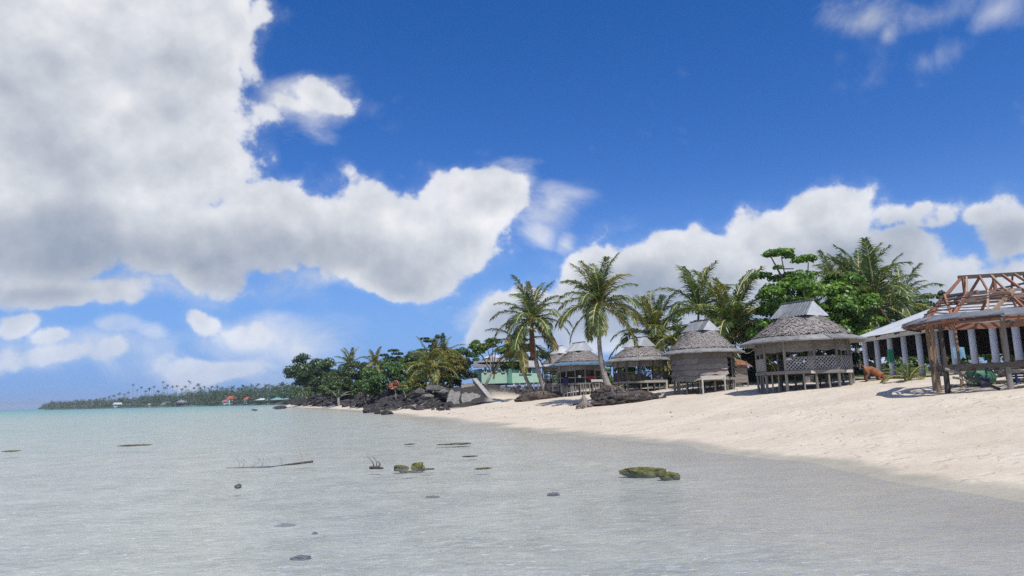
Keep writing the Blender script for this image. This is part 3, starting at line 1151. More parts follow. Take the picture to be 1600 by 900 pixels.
class Hut:
    """an oval thatched hut on posts; alpha is the bearing round it: 0 looks at the sea-side viewer, positive turns to the viewer's right"""

    def __init__(self, name, label, px, Y, A, B, ze, zc, zr, zf, ridge=.75, ridge_dir=(.50, -.87), cap=(.37, .27), thatch_in=.77, group='thatched huts along the beach'):
        q = at(px, 600, Y)
        self.c = Vector((q.x, q.y, 0))
        zg = gz(q.x, q.y)
        self.t = thing(name, label, 'hut', (q.x, q.y, zg), group)
        self.A, self.B, self.ze, self.zc, self.zr, self.zf = A, B, ze, zc, zr, zf
        u = Vector((ridge_dir[0], ridge_dir[1], 0)).normalized()
        self.u, self.v = u, Vector((-u.y, u.x, 0))
        self.toc = Vector((-q.x, -q.y, 0)).normalized()
        self.rt = Vector((-self.toc.y, self.toc.x, 0))
        if self.rt.x < 0:
            self.rt = -self.rt
        self.ridge, self.cap, self.tin_ = ridge, cap, thatch_in
        self.rr = random.Random(px)

    def w(self, al):
        a = R(al)
        return self.toc * math.cos(a) + self.rt * math.sin(a)

    def ring(self, al, A, B, z):
        d = self.w(al)
        k = 1.0 / math.sqrt((d.dot(self.u) / A) ** 2 + (d.dot(self.v) / B) ** 2)
        q = self.c + d * k
        return Vector((q.x, q.y, z))

    def P(self, al, z, f=.72):
        return self.ring(al, self.A * f, self.B * f, z)

    def roof(self, eave_mat, cap_mat, thatch_mat=None, rows=11, eave_rise=.28, nseg=14, drop=.05, sag=.03, lip=.07, gable_mat=None, holes=0.0):
        rr = self.rr
        t = self.t
        A, B, ze = self.A, self.B, self.ze
        zt = ze + eave_rise
        fi = self.tin_
        # eave skirt of tin sheets
        for i in range(nseg):
            a0, a1 = 360 * i / nseg, 360 * (i + 1) / nseg
            z0, z1 = ze + rr.uniform(-sag, sag), ze + rr.uniform(-sag, sag)
            mb = MB()
            o0, o1 = self.ring(a0 - .8, A, B, z0), self.ring(a1 + .8, A, B, z1)
            k = fi - .05
            zi = zt + .03 + rr.uniform(-.01, .02)
            i0, i1 = self.ring(a0 - .8, A * k, B * k, zi), self.ring(a1 + .8, A * k, B * k, zi)
            th = Vector((0, 0, -.03))
            dn = Vector((0, 0, -lip))
            mb.add([o0, o1, i1, i0, o0 + dn, o1 + dn, i1 + th, i0 + th],
                   [(0, 1, 2, 3), (7, 6, 5, 4), (0, 4, 5, 1), (1, 5, 6, 2), (2, 6, 7, 3), (3, 7, 4, 0)])
            mb.build('eave_sheet', eave_mat, t)
        # thatch: solid underlay and overlapping rows of dry leaf strips
        mb = MB()
        na = 56

        def lev(s):
            k = s ** 0.92
            bulge = .03 * math.sin(math.pi * s)
            a_ = A * fi * (1 - k) + (A * self.cap[0]) * k
            b_ = B * fi * (1 - k) + (B * self.cap[1]) * k
            return a_ * (1 + bulge), b_ * (1 + bulge), zt + (self.zc - zt) * s
        ns = 8
        rings = []
        for j in range(ns + 1):
            a_, b_, z_ = lev(j / ns)
            rings.append([self.ring(360 * k / na, a_ - .06, b_ - .06, z_ - .03) for k in range(na)])
        for j in range(ns):
            for k in range(na):
                mb.quad(rings[j][k], rings[j][(k + 1) % na], rings[j + 1][(k + 1) % na], rings[j + 1][k], 0, .40)
        mb.add([self.c + Vector((0, 0, self.zc + .15))] + rings[-1], [(0, 1 + k, 1 + (k + 1) % na) for k in range(na)], 0, .3)
        rows = int(rows * 1.5)
        for j in range(rows):
            s1 = (j + 1.25) / rows
            s0 = (j - 1.3) / rows
            a1_, b1_, z1_ = lev(min(s1, 1))
            a0_, b0_, z0_ = lev(max(s0, 0))
            cnt = int(2 * math.pi * (a0_ + b0_) / 2 / .05)
            rowshade = rr.uniform(-.05, .05)
            for k in range(cnt):
                if rr.random() < holes:
                    continue
                al = 360 * (k + rr.uniform(-.3, .3)) / cnt
                wd = 360 / cnt * rr.uniform(.45, 1.0)
                lift = rr.uniform(.0, .035)
                dz = rr.uniform(-.09, .07)
                p0 = self.ring(al - wd, a0_ + lift, b0_ + lift, z0_ + dz)
                p1 = self.ring(al + wd, a0_ + lift, b0_ + lift, z0_ + dz + rr.uniform(-.02, .02))
                skew = rr.uniform(-1.0, 1.0)
                q1 = self.ring(al + wd * .8 + skew, a1_ + .01, b1_ + .01, z1_)
                q0 = self.ring(al - wd * .8 + skew, a1_ + .01, b1_ + .01, z1_)
                mb.quad(p0, p1, q1, q0, 0, min(1, max(0, .52 + rowshade + rr.gauss(0, .20))))
        mb.build('thatch', thatch_mat or THATCH, t, kind='stuff')
        # ridge cap: sheets on both slopes, gable panels at the ends
        La, Wb = A * self.cap[0] * 1.05, B * self.cap[1] * 1.08
        zb = self.zc - .03
        U, V_ = self.u, self.v
        C0 = Vector((self.c.x, self.c.y, 0))
        rl = self.ridge

        def pt(a, b, z):
            return C0 + U * a + V_ * b + Vector((0, 0, z))
        npan = 4
        for sg in (-1, 1):
            for i in range(npan):
                f0, f1 = -1 + 2 * i / npan, -1 + 2 * (i + 1) / npan
                mb = MB()
                nb = 6
                up_, lo_ = [], []
                for k in range(nb + 1):
                    f = f0 + (f1 - f0) * k / nb
                    wv = .018 * (1 if k % 2 else -1) + .006 * (i % 2)
                    up_.append(pt(rl * f, sg * .02, self.zr + wv))
                    lo_.append(pt(La * .92 * f, sg * Wb, zb + wv))
                mb.add(up_ + lo_, [(k, k + 1, nb + 2 + k, nb + 1 + k) if sg < 0 else (k + 1, k, nb + 1 + k, nb + 2 + k) for k in range(nb)])
                mb.build('ridge_sheet', cap_mat, t)
        for sg in (-1, 1):
            mb = MB()
            a_ = pt(sg * rl, 0, self.zr - .02)
            b_ = pt(sg * La * .93, -Wb, zb)
            c_ = pt(sg * La * .93, Wb, zb)
            d_ = pt(sg * La * 1.02, 0, zb - .04)
            a2 = pt(sg * (rl - .04), 0, self.zr - .05)
            mb.add([a_, b_, d_, c_, a2], [(0, 1, 2), (0, 2, 3), (4, 2, 1), (4, 3, 2)])
            mb.build('gable_panel', gable_mat or cap_mat, t)
        # ridge board
        stick('ridge_board', eave_mat, t, pt(-rl - .05, 0, self.zr + .03), pt(rl + .05, 0, self.zr + .03), .16, .03)

    def posts(self, als, mat=WOOD, r_=.13, f=.72, top=None, name='post', kind='round'):
        for al in als:
            q = self.P(al, 0, f)
            zt = (self.ze + .12 if top is None else top)
            jx, jy = self.rr.uniform(-.04, .04), self.rr.uniform(-.04, .04)
            stick(name, mat, self.t, (q.x + jx, q.y + jy, gz(q.x, q.y) - .25), (q.x, q.y, zt), r_ * self.rr.uniform(.85, 1.15), kind=kind)

    def ringbeams(self, als, z, w_, h_, mat, f=.72, name='beam', out=0.0, closed=True, skip=()):
        n = len(als)
        for i in range(n if closed else n - 1):
            if i in skip:
                continue
            a, b = als[i], als[(i + 1) % n]
            p, q = self.P(a, z, f + out), self.P(b, z, f + out)
            stick(name, mat, self.t, p, q, w_, h_)

    def floor(self, als, f=.72, mat=WOOD, edge=None, eh=.16):
        zf = self.zf
        t = self.t
        # planks laid across the viewer's line
        dv = self.toc
        du = self.rt
        n = 15
        Rm = (self.A + self.B) / 2 * f
        for i in range(n):
            y0 = -Rm + 2 * Rm * i / n
            y1 = y0 + 2 * Rm / n - .015
            ym = max(abs(y0), abs(y1))
            hw = math.sqrt(max(.05, Rm * Rm - ym * ym)) + .06
            cc = self.c + dv * ((y0 + y1) / 2)
            p, q = cc - du * hw, cc + du * hw
            stick('floor_plank', mat, t, (p.x, p.y, zf - .02), (q.x, q.y, zf - .02), y1 - y0, .04)
        for k in (-.6, 0, .6):
            p, q = self.c - du * Rm * .8 + dv * Rm * k, self.c + du * Rm * .8 + dv * Rm * k
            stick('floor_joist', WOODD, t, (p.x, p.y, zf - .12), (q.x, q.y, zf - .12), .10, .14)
        self.ringbeams(als, zf - .07, .06, eh, edge or mat, f, 'floor_edge', out=.025)

    def blind(self, a0, a1, z0, z1, mat=MAT_WEAVE, f=.70, rows=3, name='rolled_blind', sagk=.06):
        """a leaf blind pulled up under the eave"""
        mb = MB()
        n = 8
        rr = self.rr
        for j in range(rows):
            zt, zb = z1 + (z0 - z1) * j / rows, z1 + (z0 - z1) * (j + 1.15) / rows
            pr = None
            sg = sagk * (j + 1) / rows * rr.uniform(.4, 1.6)
            sh = rr.uniform(.3, .75)
            for i in range(n + 1):
                s = i / n
                al = a0 + (a1 - a0) * s
                e = sg * math.sin(math.pi * s) + rr.uniform(-.015, .015)
                o = .03 + .02 * math.sin(j * 2.1 + s * 5)
                a_ = self.P(al, zt, f + .005 * j)
                b_ = self.P(al, zb - e, f + .005 * j + .012 + o * .2)
                if pr:
                    mb.quad(pr[0], pr[1], b_, a_, 0, sh + rr.uniform(-.08, .08))
                pr = (a_, b_)
        return mb.build(name, mat, self.t)

    def lattice(self, a0, a1, z0, z1, f=.73, mat=LATT, sp=.125, frame=WOOD):
        """crossed diagonal slats in a frame between two posts"""
        p0, p1 = self.P(a0, z0, f), self.P(a1, z0, f)
        L = (p1 - p0).length
        H = z1 - z0
        ex = (p1 - p0).normalized()
        ez = Vector((0, 0, 1))
        nrm = ex.cross(ez)
        mb = MB()
        mb.beam(p0, p1, .05, .05)
        pan = mb.build('lattice_panel', frame, self.t)
        stick('rail', frame, pan, p0 + ez * H, p1 + ez * H, .06, .06)
        k = -H
        while k < L:
            for sg in (1, -1):
                if sg == 1:
                    xa, za, xb, zb = k, 0, k + H, H
                else:
                    xa, za, xb, zb = k, H, k + H, 0
                # clip to the panel
                t0 = max(0, (0 - xa) / H)
                t1 = min(1, (L - xa) / H)
                if t1 - t0 > .08:
                    A_ = p0 + ex * (xa + H * t0) + ez * (za + (zb - za) * t0) + nrm * .012 * sg
                    B_ = p0 + ex * (xa + H * t1) + ez * (za + (zb - za) * t1) + nrm * .012 * sg
                    stick('slat', mat, pan, A_, B_, .012, .042, roll=ex * sg + ez * .001)
            k += sp * 1.41

    def pickets(self, a0, a1, z0, z1, mat, n, f=.73, w_=.05):
        p0, p1 = self.P(a0, z0, f), self.P(a1, z0, f)
        for i in range(n):
            q = p0.lerp(p1, (i + .5) / n)
            stick('railing_slat', mat, self.t, q, (q.x, q.y, z1 + self.rr.uniform(-.02, .02)), w_ * self.rr.uniform(.8, 1.2), .025)
        stick('rail', mat, self.t, self.P(a0, z1, f), self.P(a1, z1, f), .06, .05)

    def mats(self, a0, a1, z0, z1, n, f=.725):
        """wall of overlapping leaf mats, one strip above another"""
        h = (z1 - z0) / n
        for j in range(n - 1, -1, -1):
            zb, zt = z0 + h * j, z0 + h * (j + 1) + .05
            mb = MB()
            N = 9
            rr = self.rr
            ph = rr.uniform(0, 6)
            pr = None
            sh = rr.uniform(.1, 1.0)
            for i in range(N + 1):
                s = i / N
                al = a0 + (a1 - a0) * s
                e = .04 * math.sin(ph + s * rr.uniform(4, 6)) - .03 * math.sin(math.pi * s)
                a_ = self.P(al, zt, f)
                m_ = self.P(al, (zb + zt) / 2, f + .022)
                b_ = self.P(al, zb + e, f + .050)
                if pr:
                    mb.quad(pr[0], pr[1], m_, a_, 0, sh)
                    mb.quad(pr[1], pr[2], b_, m_, 0, sh * .9)
                pr = (a_, m_, b_)
            mb.build('wall_mat', MAT_WEAVE, self.t)


# ---- hut with lattice railings
h2 = Hut('beach_hut', 'large grey thatched hut on posts with grey lattice railing beside the brown dog', 1257, 37.5, 3.32, 3.05, 3.86, 5.22, 6.02, 2.33, ridge=.98)
h2.roof(TING, TIN, rows=12, gable_mat=TINW)
p2 = [-86, -55, -22, 14, 42, 64, 90, 120, 150, 180, 212, 244]
h2.posts(p2, r_=.14)
h2.ringbeams(p2, 3.90, .12, .14, WOOD, name='wall_plate')
h2.floor(p2, edge=WOOD)
h2.posts([-75, -66, -45, -34, 0, 30, 78], r_=.09, f=.70, top=2.3, name='stilt')
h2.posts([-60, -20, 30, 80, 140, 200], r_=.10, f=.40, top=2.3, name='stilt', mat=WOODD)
for a, b in zip(p2[:-1], p2[1:]):
    if b <= 120 or a >= 180:
        h2.blind(a + 1, b - 1, 3.38 + h2.rr.uniform(-.06, .06), 3.86, rows=3)
h2.lattice(-22, 14, 2.38, 3.0)
h2.lattice(14, 42, 2.38, 3.0)
h2.lattice(42, 64, 2.38, 3.0)
h2.lattice(64, 90, 2.38, 3.0, sp=.075)
h2.lattice(-86, -55, 2.38, 3.0, sp=.075)
h2.lattice(120, 150, 2.38, 3.0)
h2.lattice(180, 212, 2.38, 3.0)
# bright front board
stick('step_board', WOODL, h2.t, h2.P(8, 2.24, .78), h2.P(62, 2.24, .78), .05, .14)
stick('doorpost', WOODL, h2.t, h2.P(78, 2.35, .66), h2.P(78, 3.8, .66), .14, .14)

# ---- hut walled with leaf mats
h3 = Hut('beach_hut', 'round grey hut walled with leaf mats beside the lattice hut', 1100, 49.0, 2.98, 2.72, 4.02, 5.58, 6.28, 2.32, ridge=.88)
h3.roof(TING, TIN, rows=12, gable_mat=TINW)
p3 = [-88, -62, -36, -8, 20, 46, 66, 92, 120, 150, 180, 212, 242]
h3.posts(p3, r_=.12, f=.70)
h3.ringbeams(p3, 4.05, .12, .12, WOOD, f=.70, name='wall_plate')
h3.floor(p3, edge=WOODD, f=.72)
h3.posts([-80, -72, -54, -46], r_=.08, f=.72, top=2.3, name='stilt')
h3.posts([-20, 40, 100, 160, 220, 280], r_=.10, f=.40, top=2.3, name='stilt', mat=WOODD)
for a, b in zip(p3[:-1], p3[1:]):
    if (a, b) == (46, 66):
        h3.blind(a, b, 3.70, 4.02, f=.72)
        continue
    h3.mats(a, b, 2.12 if b <= 50 else 2.3, 4.05, 5)
h3.mats(242, 272, 2.12, 4.05, 6)
stick('landing_board', WOODL, h3.t, h3.P(-4, 2.30, .92), h3.P(31, 2.30, .92), .06, .26)
stick('landing_deck', WOODL, h3.t, h3.P(-4, 2.40, .86), h3.P(31, 2.40, .86), .34, .05)
for al in (-2, 29):
    q = h3.P(al, 0, .92)
    stick('landing_post', WOODL, h3.t, (q.x, q.y, gz(q.x, q.y) - .2), (q.x, q.y, 2.3), .12, kind='round')
stick('floor_board', WOOD, h3.t, h3.P(36, 2.22, .78), h3.P(72, 2.22, .78), .05, .14)

# ---- lean-to beside it
q = at(1155, 600, 50.5)
lt = thing('leaf_shelter', 'little lean-to with rusty brown leaf roof against the leaf mat hut', 'shelter', (q.x, q.y, gz(q.x, q.y)))
c0 = Vector((q.x, q.y, 0))
for dx, dy in ((-.45, -.5), (.45, -.5), (-.45, .6), (.45, .6)):
    x, y = c0.x + dx, c0.y + dy
    stick('post', WOOD, lt, (x, y, gz(x, y) - .2), (x, y, 3.45), .09, kind='round')
for j in range(6):
    z0 = 2.05 + .21 * j
    for (ax, ay, bx, by) in ((-.48, -.52, .48, -.52), (.48, -.52, .48, .6)):
        stick('wall_mat', MAT_WEAVE, lt, (c0.x + ax, c0.y + ay, z0), (c0.x + bx, c0.y + by, z0 + h3.rr.uniform(-.02, .02)), .035, .20)
DRYLEAF = surf('rusty_dry_leaf', (.22, .10, .055), (.36, .18, .10), 6, .95, .4, 25, shade_amt=.35)
mb = MB()
rr = random.Random(4)
for j in range(6):
    for k in range(22):
        x = c0.x - .6 + 1.35 * (k + rr.random()) / 22
        yb = c0.y - .85 + j * .28
        zt = 3.28 + j * .07 - .28 * abs(x - c0.x) ** 1.4
        mb.quad((x - .05, yb, zt - .08), (x + .07, yb, zt - .10), (x + .06, yb + .38, zt + .07), (x - .05, yb + .38, zt + .07), 0, rr.random())
mb.build('leaf_roof', DRYLEAF, lt, kind='stuff')

# ---- open hut with slatted railing
h4 = Hut('beach_hut', 'open thatched hut with dark slatted railing and pale ridge cap', 1001, 60.0, 3.25, 3.0, 4.10, 5.32, 6.08, 2.38, ridge=1.05)
h4.roof(TING, TINW, rows=10, holes=.10)
p4 = [-84, -56, -28, 0, 28, 56, 84, 116, 150, 184, 216, 246]
h4.posts(p4, r_=.13, mat=WOODD)
h4.ringbeams(p4, 4.12, .12, .14, WOOD, name='wall_plate')
h4.floor(p4, edge=WOOD)
h4.posts([-70, -42, 14, 42, 70], r_=.09, f=.7, top=2.3, name='stilt')
for a, b in zip(p4[:-1], p4[1:]):
    if b <= 84 or a >= 216:
        h4.blind(a + 1, b - 1, 3.62, 4.1, rows=3)
        h4.pickets(a, b, 2.42, 3.12, WOODD, 11)
stick('landing_board', WOODL, h4.t, h4.P(6, 2.32, .92), h4.P(46, 2.32, .92), .06, .20)
for al in (44,):
    q = h4.P(al, 0, .92)
    stick('landing_post', WOODL, h4.t, (q.x, q.y, gz(q.x, q.y) - .2), (q.x, q.y, 2.3), .16, kind='round')

# ---- hut with blue eaves
h5 = Hut('beach_hut', 'thatched hut with blue tin eaves and washing hung on its rail', 907, 69.0, 3.30, 3.05, 4.25, 5.62, 6.45, 2.50, ridge=1.05)
h5.roof(TINB, TINW, rows=10, eave_rise=.30, lip=.12, holes=.08)
p5 = [-84, -60, -36, -12, 12, 36, 60, 84, 116, 150, 184, 216, 246]
h5.posts(p5, r_=.12, mat=WOOD)
h5.ringbeams(p5, 4.28, .12, .14, WOOD, name='wall_plate')
h5.floor(p5, edge=WOOD)
h5.posts([-76, -68, -50, -44, -24, -18, 0, 6, 20, 28, 46, 54, 70], r_=.12, f=.74, top=2.45, name='stilt')
for a, b in zip(p5[:-1], p5[1:]):
    if b <= 84:
        h5.blind(a + 1, b - 1, 3.72 + h5.rr.uniform(-.1, .1), 4.25, rows=3)
    elif a >= 116:
        h5.blind(a + 1, b - 1, 2.6, 4.25, mat=MAT_WEAVE, rows=8, name='lowered_blind', sagk=.01)
h5.ringbeams([-84, -60, -36, -12, 12, 36, 60, 84], 3.02, .07, .08, WOOD, f=.74, name='rail', closed=False)
stick('landing_board', WOODL, h5.t, h5.P(22, 2.68, .82), h5.P(64, 2.68, .82), .06, .22)

# ---- hut standing behind it
h6 = Hut('beach_hut', 'thatched hut with domed white cap half hidden behind the blue-eaved hut', 878, 79.0, 3.0, 2.9, 4.55, 6.0, 6.85, 2.7, ridge=.45)
h6.roof(TINW, TINW, rows=9)
p6 = [-84, -56, -28, 0, 28, 56, 84, 116, 150, 184, 216, 246]
h6.posts(p6, r_=.12, mat=WOOD)
h6.ringbeams(p6, 4.6, .12, .14, WOOD, name='wall_plate')
h6.floor(p6, edge=WOOD)
for a, b in zip(p6[:-1], p6[1:]):
    h6.blind(a + 1, b - 1, 4.1, 4.55, rows=3)
h6.ringbeams([-84, -56, -28, 0, 28], 3.25, .07, .08, WOODL, f=.74, name='rail', closed=False)

# ---- clothes line between two huts
mb = MB()
a_, b_ = h3.P(88, 3.92, .98), h2.P(-88, 3.62, .74)
mb.tube([a_.lerp(b_, i / 8) - Vector((0, 0, .10 * math.sin(math.pi * i / 8))) for i in range(9)], .014, 5)
ln = mb.build('clothes_line', WOODL, None, loc=(a_.x, a_.y, a_.z))
set_tags(ln, 'thin cord strung between the leaf mat hut and the lattice hut', 'line')

# ---- hut under construction
cq = at(1575, 600, 24.6)
uf = thing('unfinished_hut', 'half-built hut frame of red timber and bark posts without its thatch', 'hut', (cq.x, cq.y, gz(cq.x, cq.y)))
HU = Hut.__new__(Hut)
HU.t, HU.c = uf, Vector((cq.x, cq.y, 0))
HU.A, HU.B, HU.ze, HU.zf = 3.10, 2.95, 3.66, 2.12
HU.u = Vector((.97, -.24, 0)).normalized()
HU.v = Vector((-HU.u.y, HU.u.x, 0))
HU.toc = Vector((-cq.x, -cq.y, 0)).normalized()
HU.rt = Vector((-HU.toc.y, HU.toc.x, 0))
if HU.rt.x < 0:
    HU.rt = -HU.rt
HU.rr = random.Random(77)
pu = [-90, -50, 2, 50, 90, 135, 180, 222]
fu = .72
for i, al in enumerate(pu):
    g0 = HU.P(al, 0, fu)
    m_ = [BARK, WOODD, WOOD, BARK, WOODD, BARK, BARK, BARK][i]
    stick('post', m_, uf, (g0.x + HU.rr.uniform(-.08, .08), g0.y, gz(g0.x, g0.y) - .3), (g0.x, g0.y, 3.60), [.16, .165, .16, .14, .16, .12, .12, .12][i], kind='log' if i in (0, 1) else 'round', var=i % 5)
g0 = HU.P(-58, 0, .70)
stick('post', BARK, uf, (g0.x, g0.y + .3, gz(g0.x, g0.y) - .2), (g0.x, g0.y + .3, 3.6), .15, kind='round', var=2)
HU.ringbeams(pu, 3.60, .09, .22, TIMBER, f=fu, name='ring_beam')
# eave tin, front and left only
for i in range(9):
    a0, a1 = -118 + i * 24, -118 + (i + 1) * 24
    mb = MB()
    rr = HU.rr
    z0, z1 = 3.66 + rr.uniform(-.05, .04), 3.66 + rr.uniform(-.05, .04)
    o0, o1 = HU.ring(a0 - 1, HU.A, HU.B, z0 - .04), HU.ring(a1 + 1, HU.A, HU.B, z1 - .04)
    i0, i1 = HU.ring(a0 - 1, HU.A * .80, HU.B * .80, 3.82 + .02 * (i % 2)), HU.ring(a1 + 1, HU.A * .80, HU.B * .80, 3.82 + .02 * (i % 2))
    dn = Vector((0, 0, -.035))
    mb.add([o0, o1, i1, i0, o0 + dn, o1 + dn, i1 + dn, i0 + dn], [(0, 1, 2, 3), (7, 6, 5, 4), (0, 4, 5, 1), (1, 5, 6, 2), (2, 6, 7, 3), (3, 7, 4, 0)])
    mb.build('eave_sheet', TIN, uf)
    stick('eave_batten', TIMBER if i % 2 else WOODD, uf, HU.ring(a0, HU.A * .95, HU.B * .95, z0 - .13), HU.ring(a1, HU.A * .95, HU.B * .95, z1 - .13), .05, .07)
for al in range(-115, 110, 24):
    stick('eave_rafter', TIMBER, uf, HU.P(al, 3.60, .70), HU.ring(al, HU.A * .97, HU.B * .97, 3.56), .06, .08)
# ridge, collar ring and rafters
Z3, Z2 = 5.22, 4.55
RL = 1.0
rid0, rid1 = HU.c - HU.u * RL, HU.c + HU.u * RL
rid0 = Vector((rid0.x, rid0.y, Z3)); rid1 = Vector((rid1.x, rid1.y, Z3))
stick('ridge_beam', WOODD, uf, rid0 - HU.u * .12, rid1 + HU.u * .10, .09, .13)


def coll(al):
    return HU.ring(al, 1.72, 1.10, Z2)


ca = [-90, -62, -35, -10, 15, 40, 65, 90, 125, 160, 195, 230]
for i in range(len(ca)):
    a, b = coll(ca[i]), coll(ca[(i + 1) % len(ca)])
    stick('collar_batten', WOOD if i % 3 else TIMBER, uf, a, b, .07, .09)
    stick('collar_batten', WOODD, uf, a * 1 + Vector((0, 0, -.14)) + (a - HU.c).normalized() * 0, b + Vector((0, 0, -.15)), .04, .05)
    if ca[i] <= 90:
        stick('purlin', WOODD if i % 2 else WOOD, uf, a + Vector((0, 0, -.26)) + (coll(ca[i]) - Vector((HU.c.x, HU.c.y, Z2))) * .12, b + Vector((0, 0, -.27)) + (b - Vector((HU.c.x, HU.c.y, Z2))) * .12, .035, .05)
for i, al in enumerate(ca):
    m_ = TIMBERT if i % 3 == 0 else TIMBER
    foot = HU.ring(al + 3, HU.A * .76, HU.B * .76, 3.80)
    stick('rafter', m_, uf, foot, coll(al), .055, .11)
    s = max(-1, min(1, (coll(al) - HU.c).dot(HU.u) / 1.4))
    stick('top_rafter', TIMBER if i % 2 else TIMBERT, uf, coll(al), rid0.lerp(rid1, (s + 1) / 2), .05, .09)
# thatching battens round the slope
for j in range(1, 7):
    f_ = j / 7.5
    zz_ = 3.84 + (Z2 - 3.84) * f_
    for i in range(len(ca)):
        if (i + j) % 7 == 3 or (j < 4 and i in (3, 4, 5, 6)):
            continue
        a = HU.ring(ca[i] + 2, HU.A * .76, HU.B * .76, 3.84).lerp(coll(ca[i]), f_) + Vector((0, 0, .07))
        b = HU.ring(ca[(i + 1) % len(ca)] + 2, HU.A * .76, HU.B * .76, 3.84).lerp(coll(ca[(i + 1) % len(ca)]), f_) + Vector((0, 0, .07 + HU.rr.uniform(-.03, .03)))
        stick('batten', (WOOD, WOODD, TIMBER)[(i + j) % 3], uf, a, b, .025, .045)
# crossed braces and king posts
stick('brace', TIMBERT, uf, HU.ring(-5, HU.A * .72, HU.B * .72, 3.75), coll(28), .07, .12)
stick('brace', TIMBER, uf, HU.ring(-38, HU.A * .70, HU.B * .70, 3.80), coll(-62) + Vector((0, 0, .05)), .07, .10)
stick('brace', TIMBER, uf, HU.ring(30, HU.A * .72, HU.B * .72, 3.75), coll(2), .07, .14)
for s in (-.96, 0, .96):
    q = HU.c + HU.u * RL * s
    stick('king_post', TIMBER, uf, (q.x, q.y, Z2 - .02), (q.x, q.y, Z3), .09, .09)
    stick('tie_beam', TIMBER, uf, Vector((q.x, q.y, Z2)) - HU.v * 1.1, Vector((q.x, q.y, Z2)) + HU.v * 1.1, .06, .12)
# floor frame
HU.ringbeams(pu, 2.04, .10, .16, WOODD, f=fu + .02, name='floor_beam')
for k in (-.5, 0, .5):
    stick('floor_joist', WOODD, uf, HU.c - HU.rt * 2 + HU.toc * k * 2 + Vector((0, 0, 1.99)), HU.c + HU.rt * 2 + HU.toc * k * 2 + Vector((0, 0, 1.99)), .08, .12)
for k in range(7):
    pz = HU.c + HU.rt * 1.55 + HU.toc * (1.75 - k * .26)
    stick('floor_plank', TIMBER, uf, pz - HU.rt * (1.25 - .12 * k) + Vector((0, 0, 2.15)), pz + HU.rt * .9 + Vector((0, 0, 2.15 + .004 * k)), .22, .045)
stick('brace', WOODD, uf, HU.P(-50, 2.0, .70), HU.P(-8, 1.25, .55), .07, .09)
stick('brace', WOODD, uf, HU.P(-96, 2.4, .74), HU.P(-50, 1.95, .74), .10, .12)

# ------------------------------------------------------------------ long pavilion with white columns
XF, YN, YFAR = 23.0, 20.0, 46.6
zc0, zc1 = 2.0, 4.36
pv = thing('open_pavilion', 'long open pavilion with white columns and pale tin roof', 'building', (XF, YFAR, gz(XF, YFAR)))
DEPTH = 12.5
ncol = 17
for i in range(ncol):
    y = YFAR - .3 - i * 1.56
    mb = MB()
    mb.tube([(XF, y, zc0 - .1), (XF, y, zc0 + .5), (XF, y, zc1)], [.16, .16, .155], 14)
    mb.build('column', CONCP, pv, smooth=True)
    if i % 2 == 0:
        mb = MB()
        mb.tube([(XF + DEPTH - .6, y, zc0 - .1), (XF + DEPTH - .6, y, zc1)], [.15, .15], 10)
        mb.build('column', CONCP, pv, smooth=True)
yn = YFAR - ncol * 1.56
stick('fascia', CONCP, pv, (XF - .05, yn, zc1 + .08), (XF - .05, YFAR + .1, zc1 + .08), .34, .24)
stick('fascia', CONCP, pv, (XF + DEPTH - .6, yn, zc1 + .08), (XF + DEPTH - .6, YFAR + .1, zc1 + .08), .3, .24)
stick('end_beam', CONCP, pv, (XF - .1, YFAR - .2, zc1 + .06), (XF + DEPTH - .5, YFAR - .2, zc1 + .06), .26, .22)
# plinth
mb = MB()
mb.box((XF + DEPTH / 2 - .2, (yn + YFAR) / 2, zc0 - .55), (DEPTH + .6, YFAR - yn + .6, 1.0))
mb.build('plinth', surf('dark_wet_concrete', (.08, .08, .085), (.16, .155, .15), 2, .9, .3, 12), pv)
# roof sheets, ribbed
zr = zc1 + 2.75
RX = XF + 6.9
nr = 30
for k in range(nr):
    y0 = YFAR + .5 - k * (YFAR - yn + .9) / nr
    y1 = YFAR + .5 - (k + 1) * (YFAR - yn + .9) / nr
    for sgn, (xa, za, xb, zb) in enumerate(((XF - .65, zc1 + .17, RX, zr), (XF + DEPTH + .1, zc1 + .35, RX, zr))):
        mb = MB()
        nb = 8
        lo = [(xa, y0 + (y1 - y0) * j / nb, za + (.022 if j % 2 else 0)) for j in range(nb + 1)]
        hi = [(xb, y0 + (y1 - y0) * j / nb, zb + (.022 if j % 2 else 0)) for j in range(nb + 1)]
        mb.add(lo + hi, [(j, j + 1, nb + 2 + j, nb + 1 + j) for j in range(nb)])
        mb.build('roof_sheet', TINR, pv)
stick('ridge_flashing', TINR, pv, (RX, yn - .3, zr + .04), (RX, YFAR + .5, zr + .04), .5, .03)
stick('bargeboard', CONCP, pv, (XF - .62, YFAR + .44, zc1 + .05), (RX, YFAR + .44, zr - .12), .05, .2)
for k in range(12):
    y = YFAR - .6 - k * 2.2
    stick('rafter', WOODD, pv, (XF - .5, y, zc1 + .12), (RX, y, zr - .12), .08, .14)
for k in range(4):
    x = XF + 1.5 + k * 1.6
    z = zc1 + .02 + (x - XF + .5) / 7.4 * 2.3
    stick('purlin', WOODD, pv, (x, yn, z), (x, YFAR + .3, z), .07, .08)
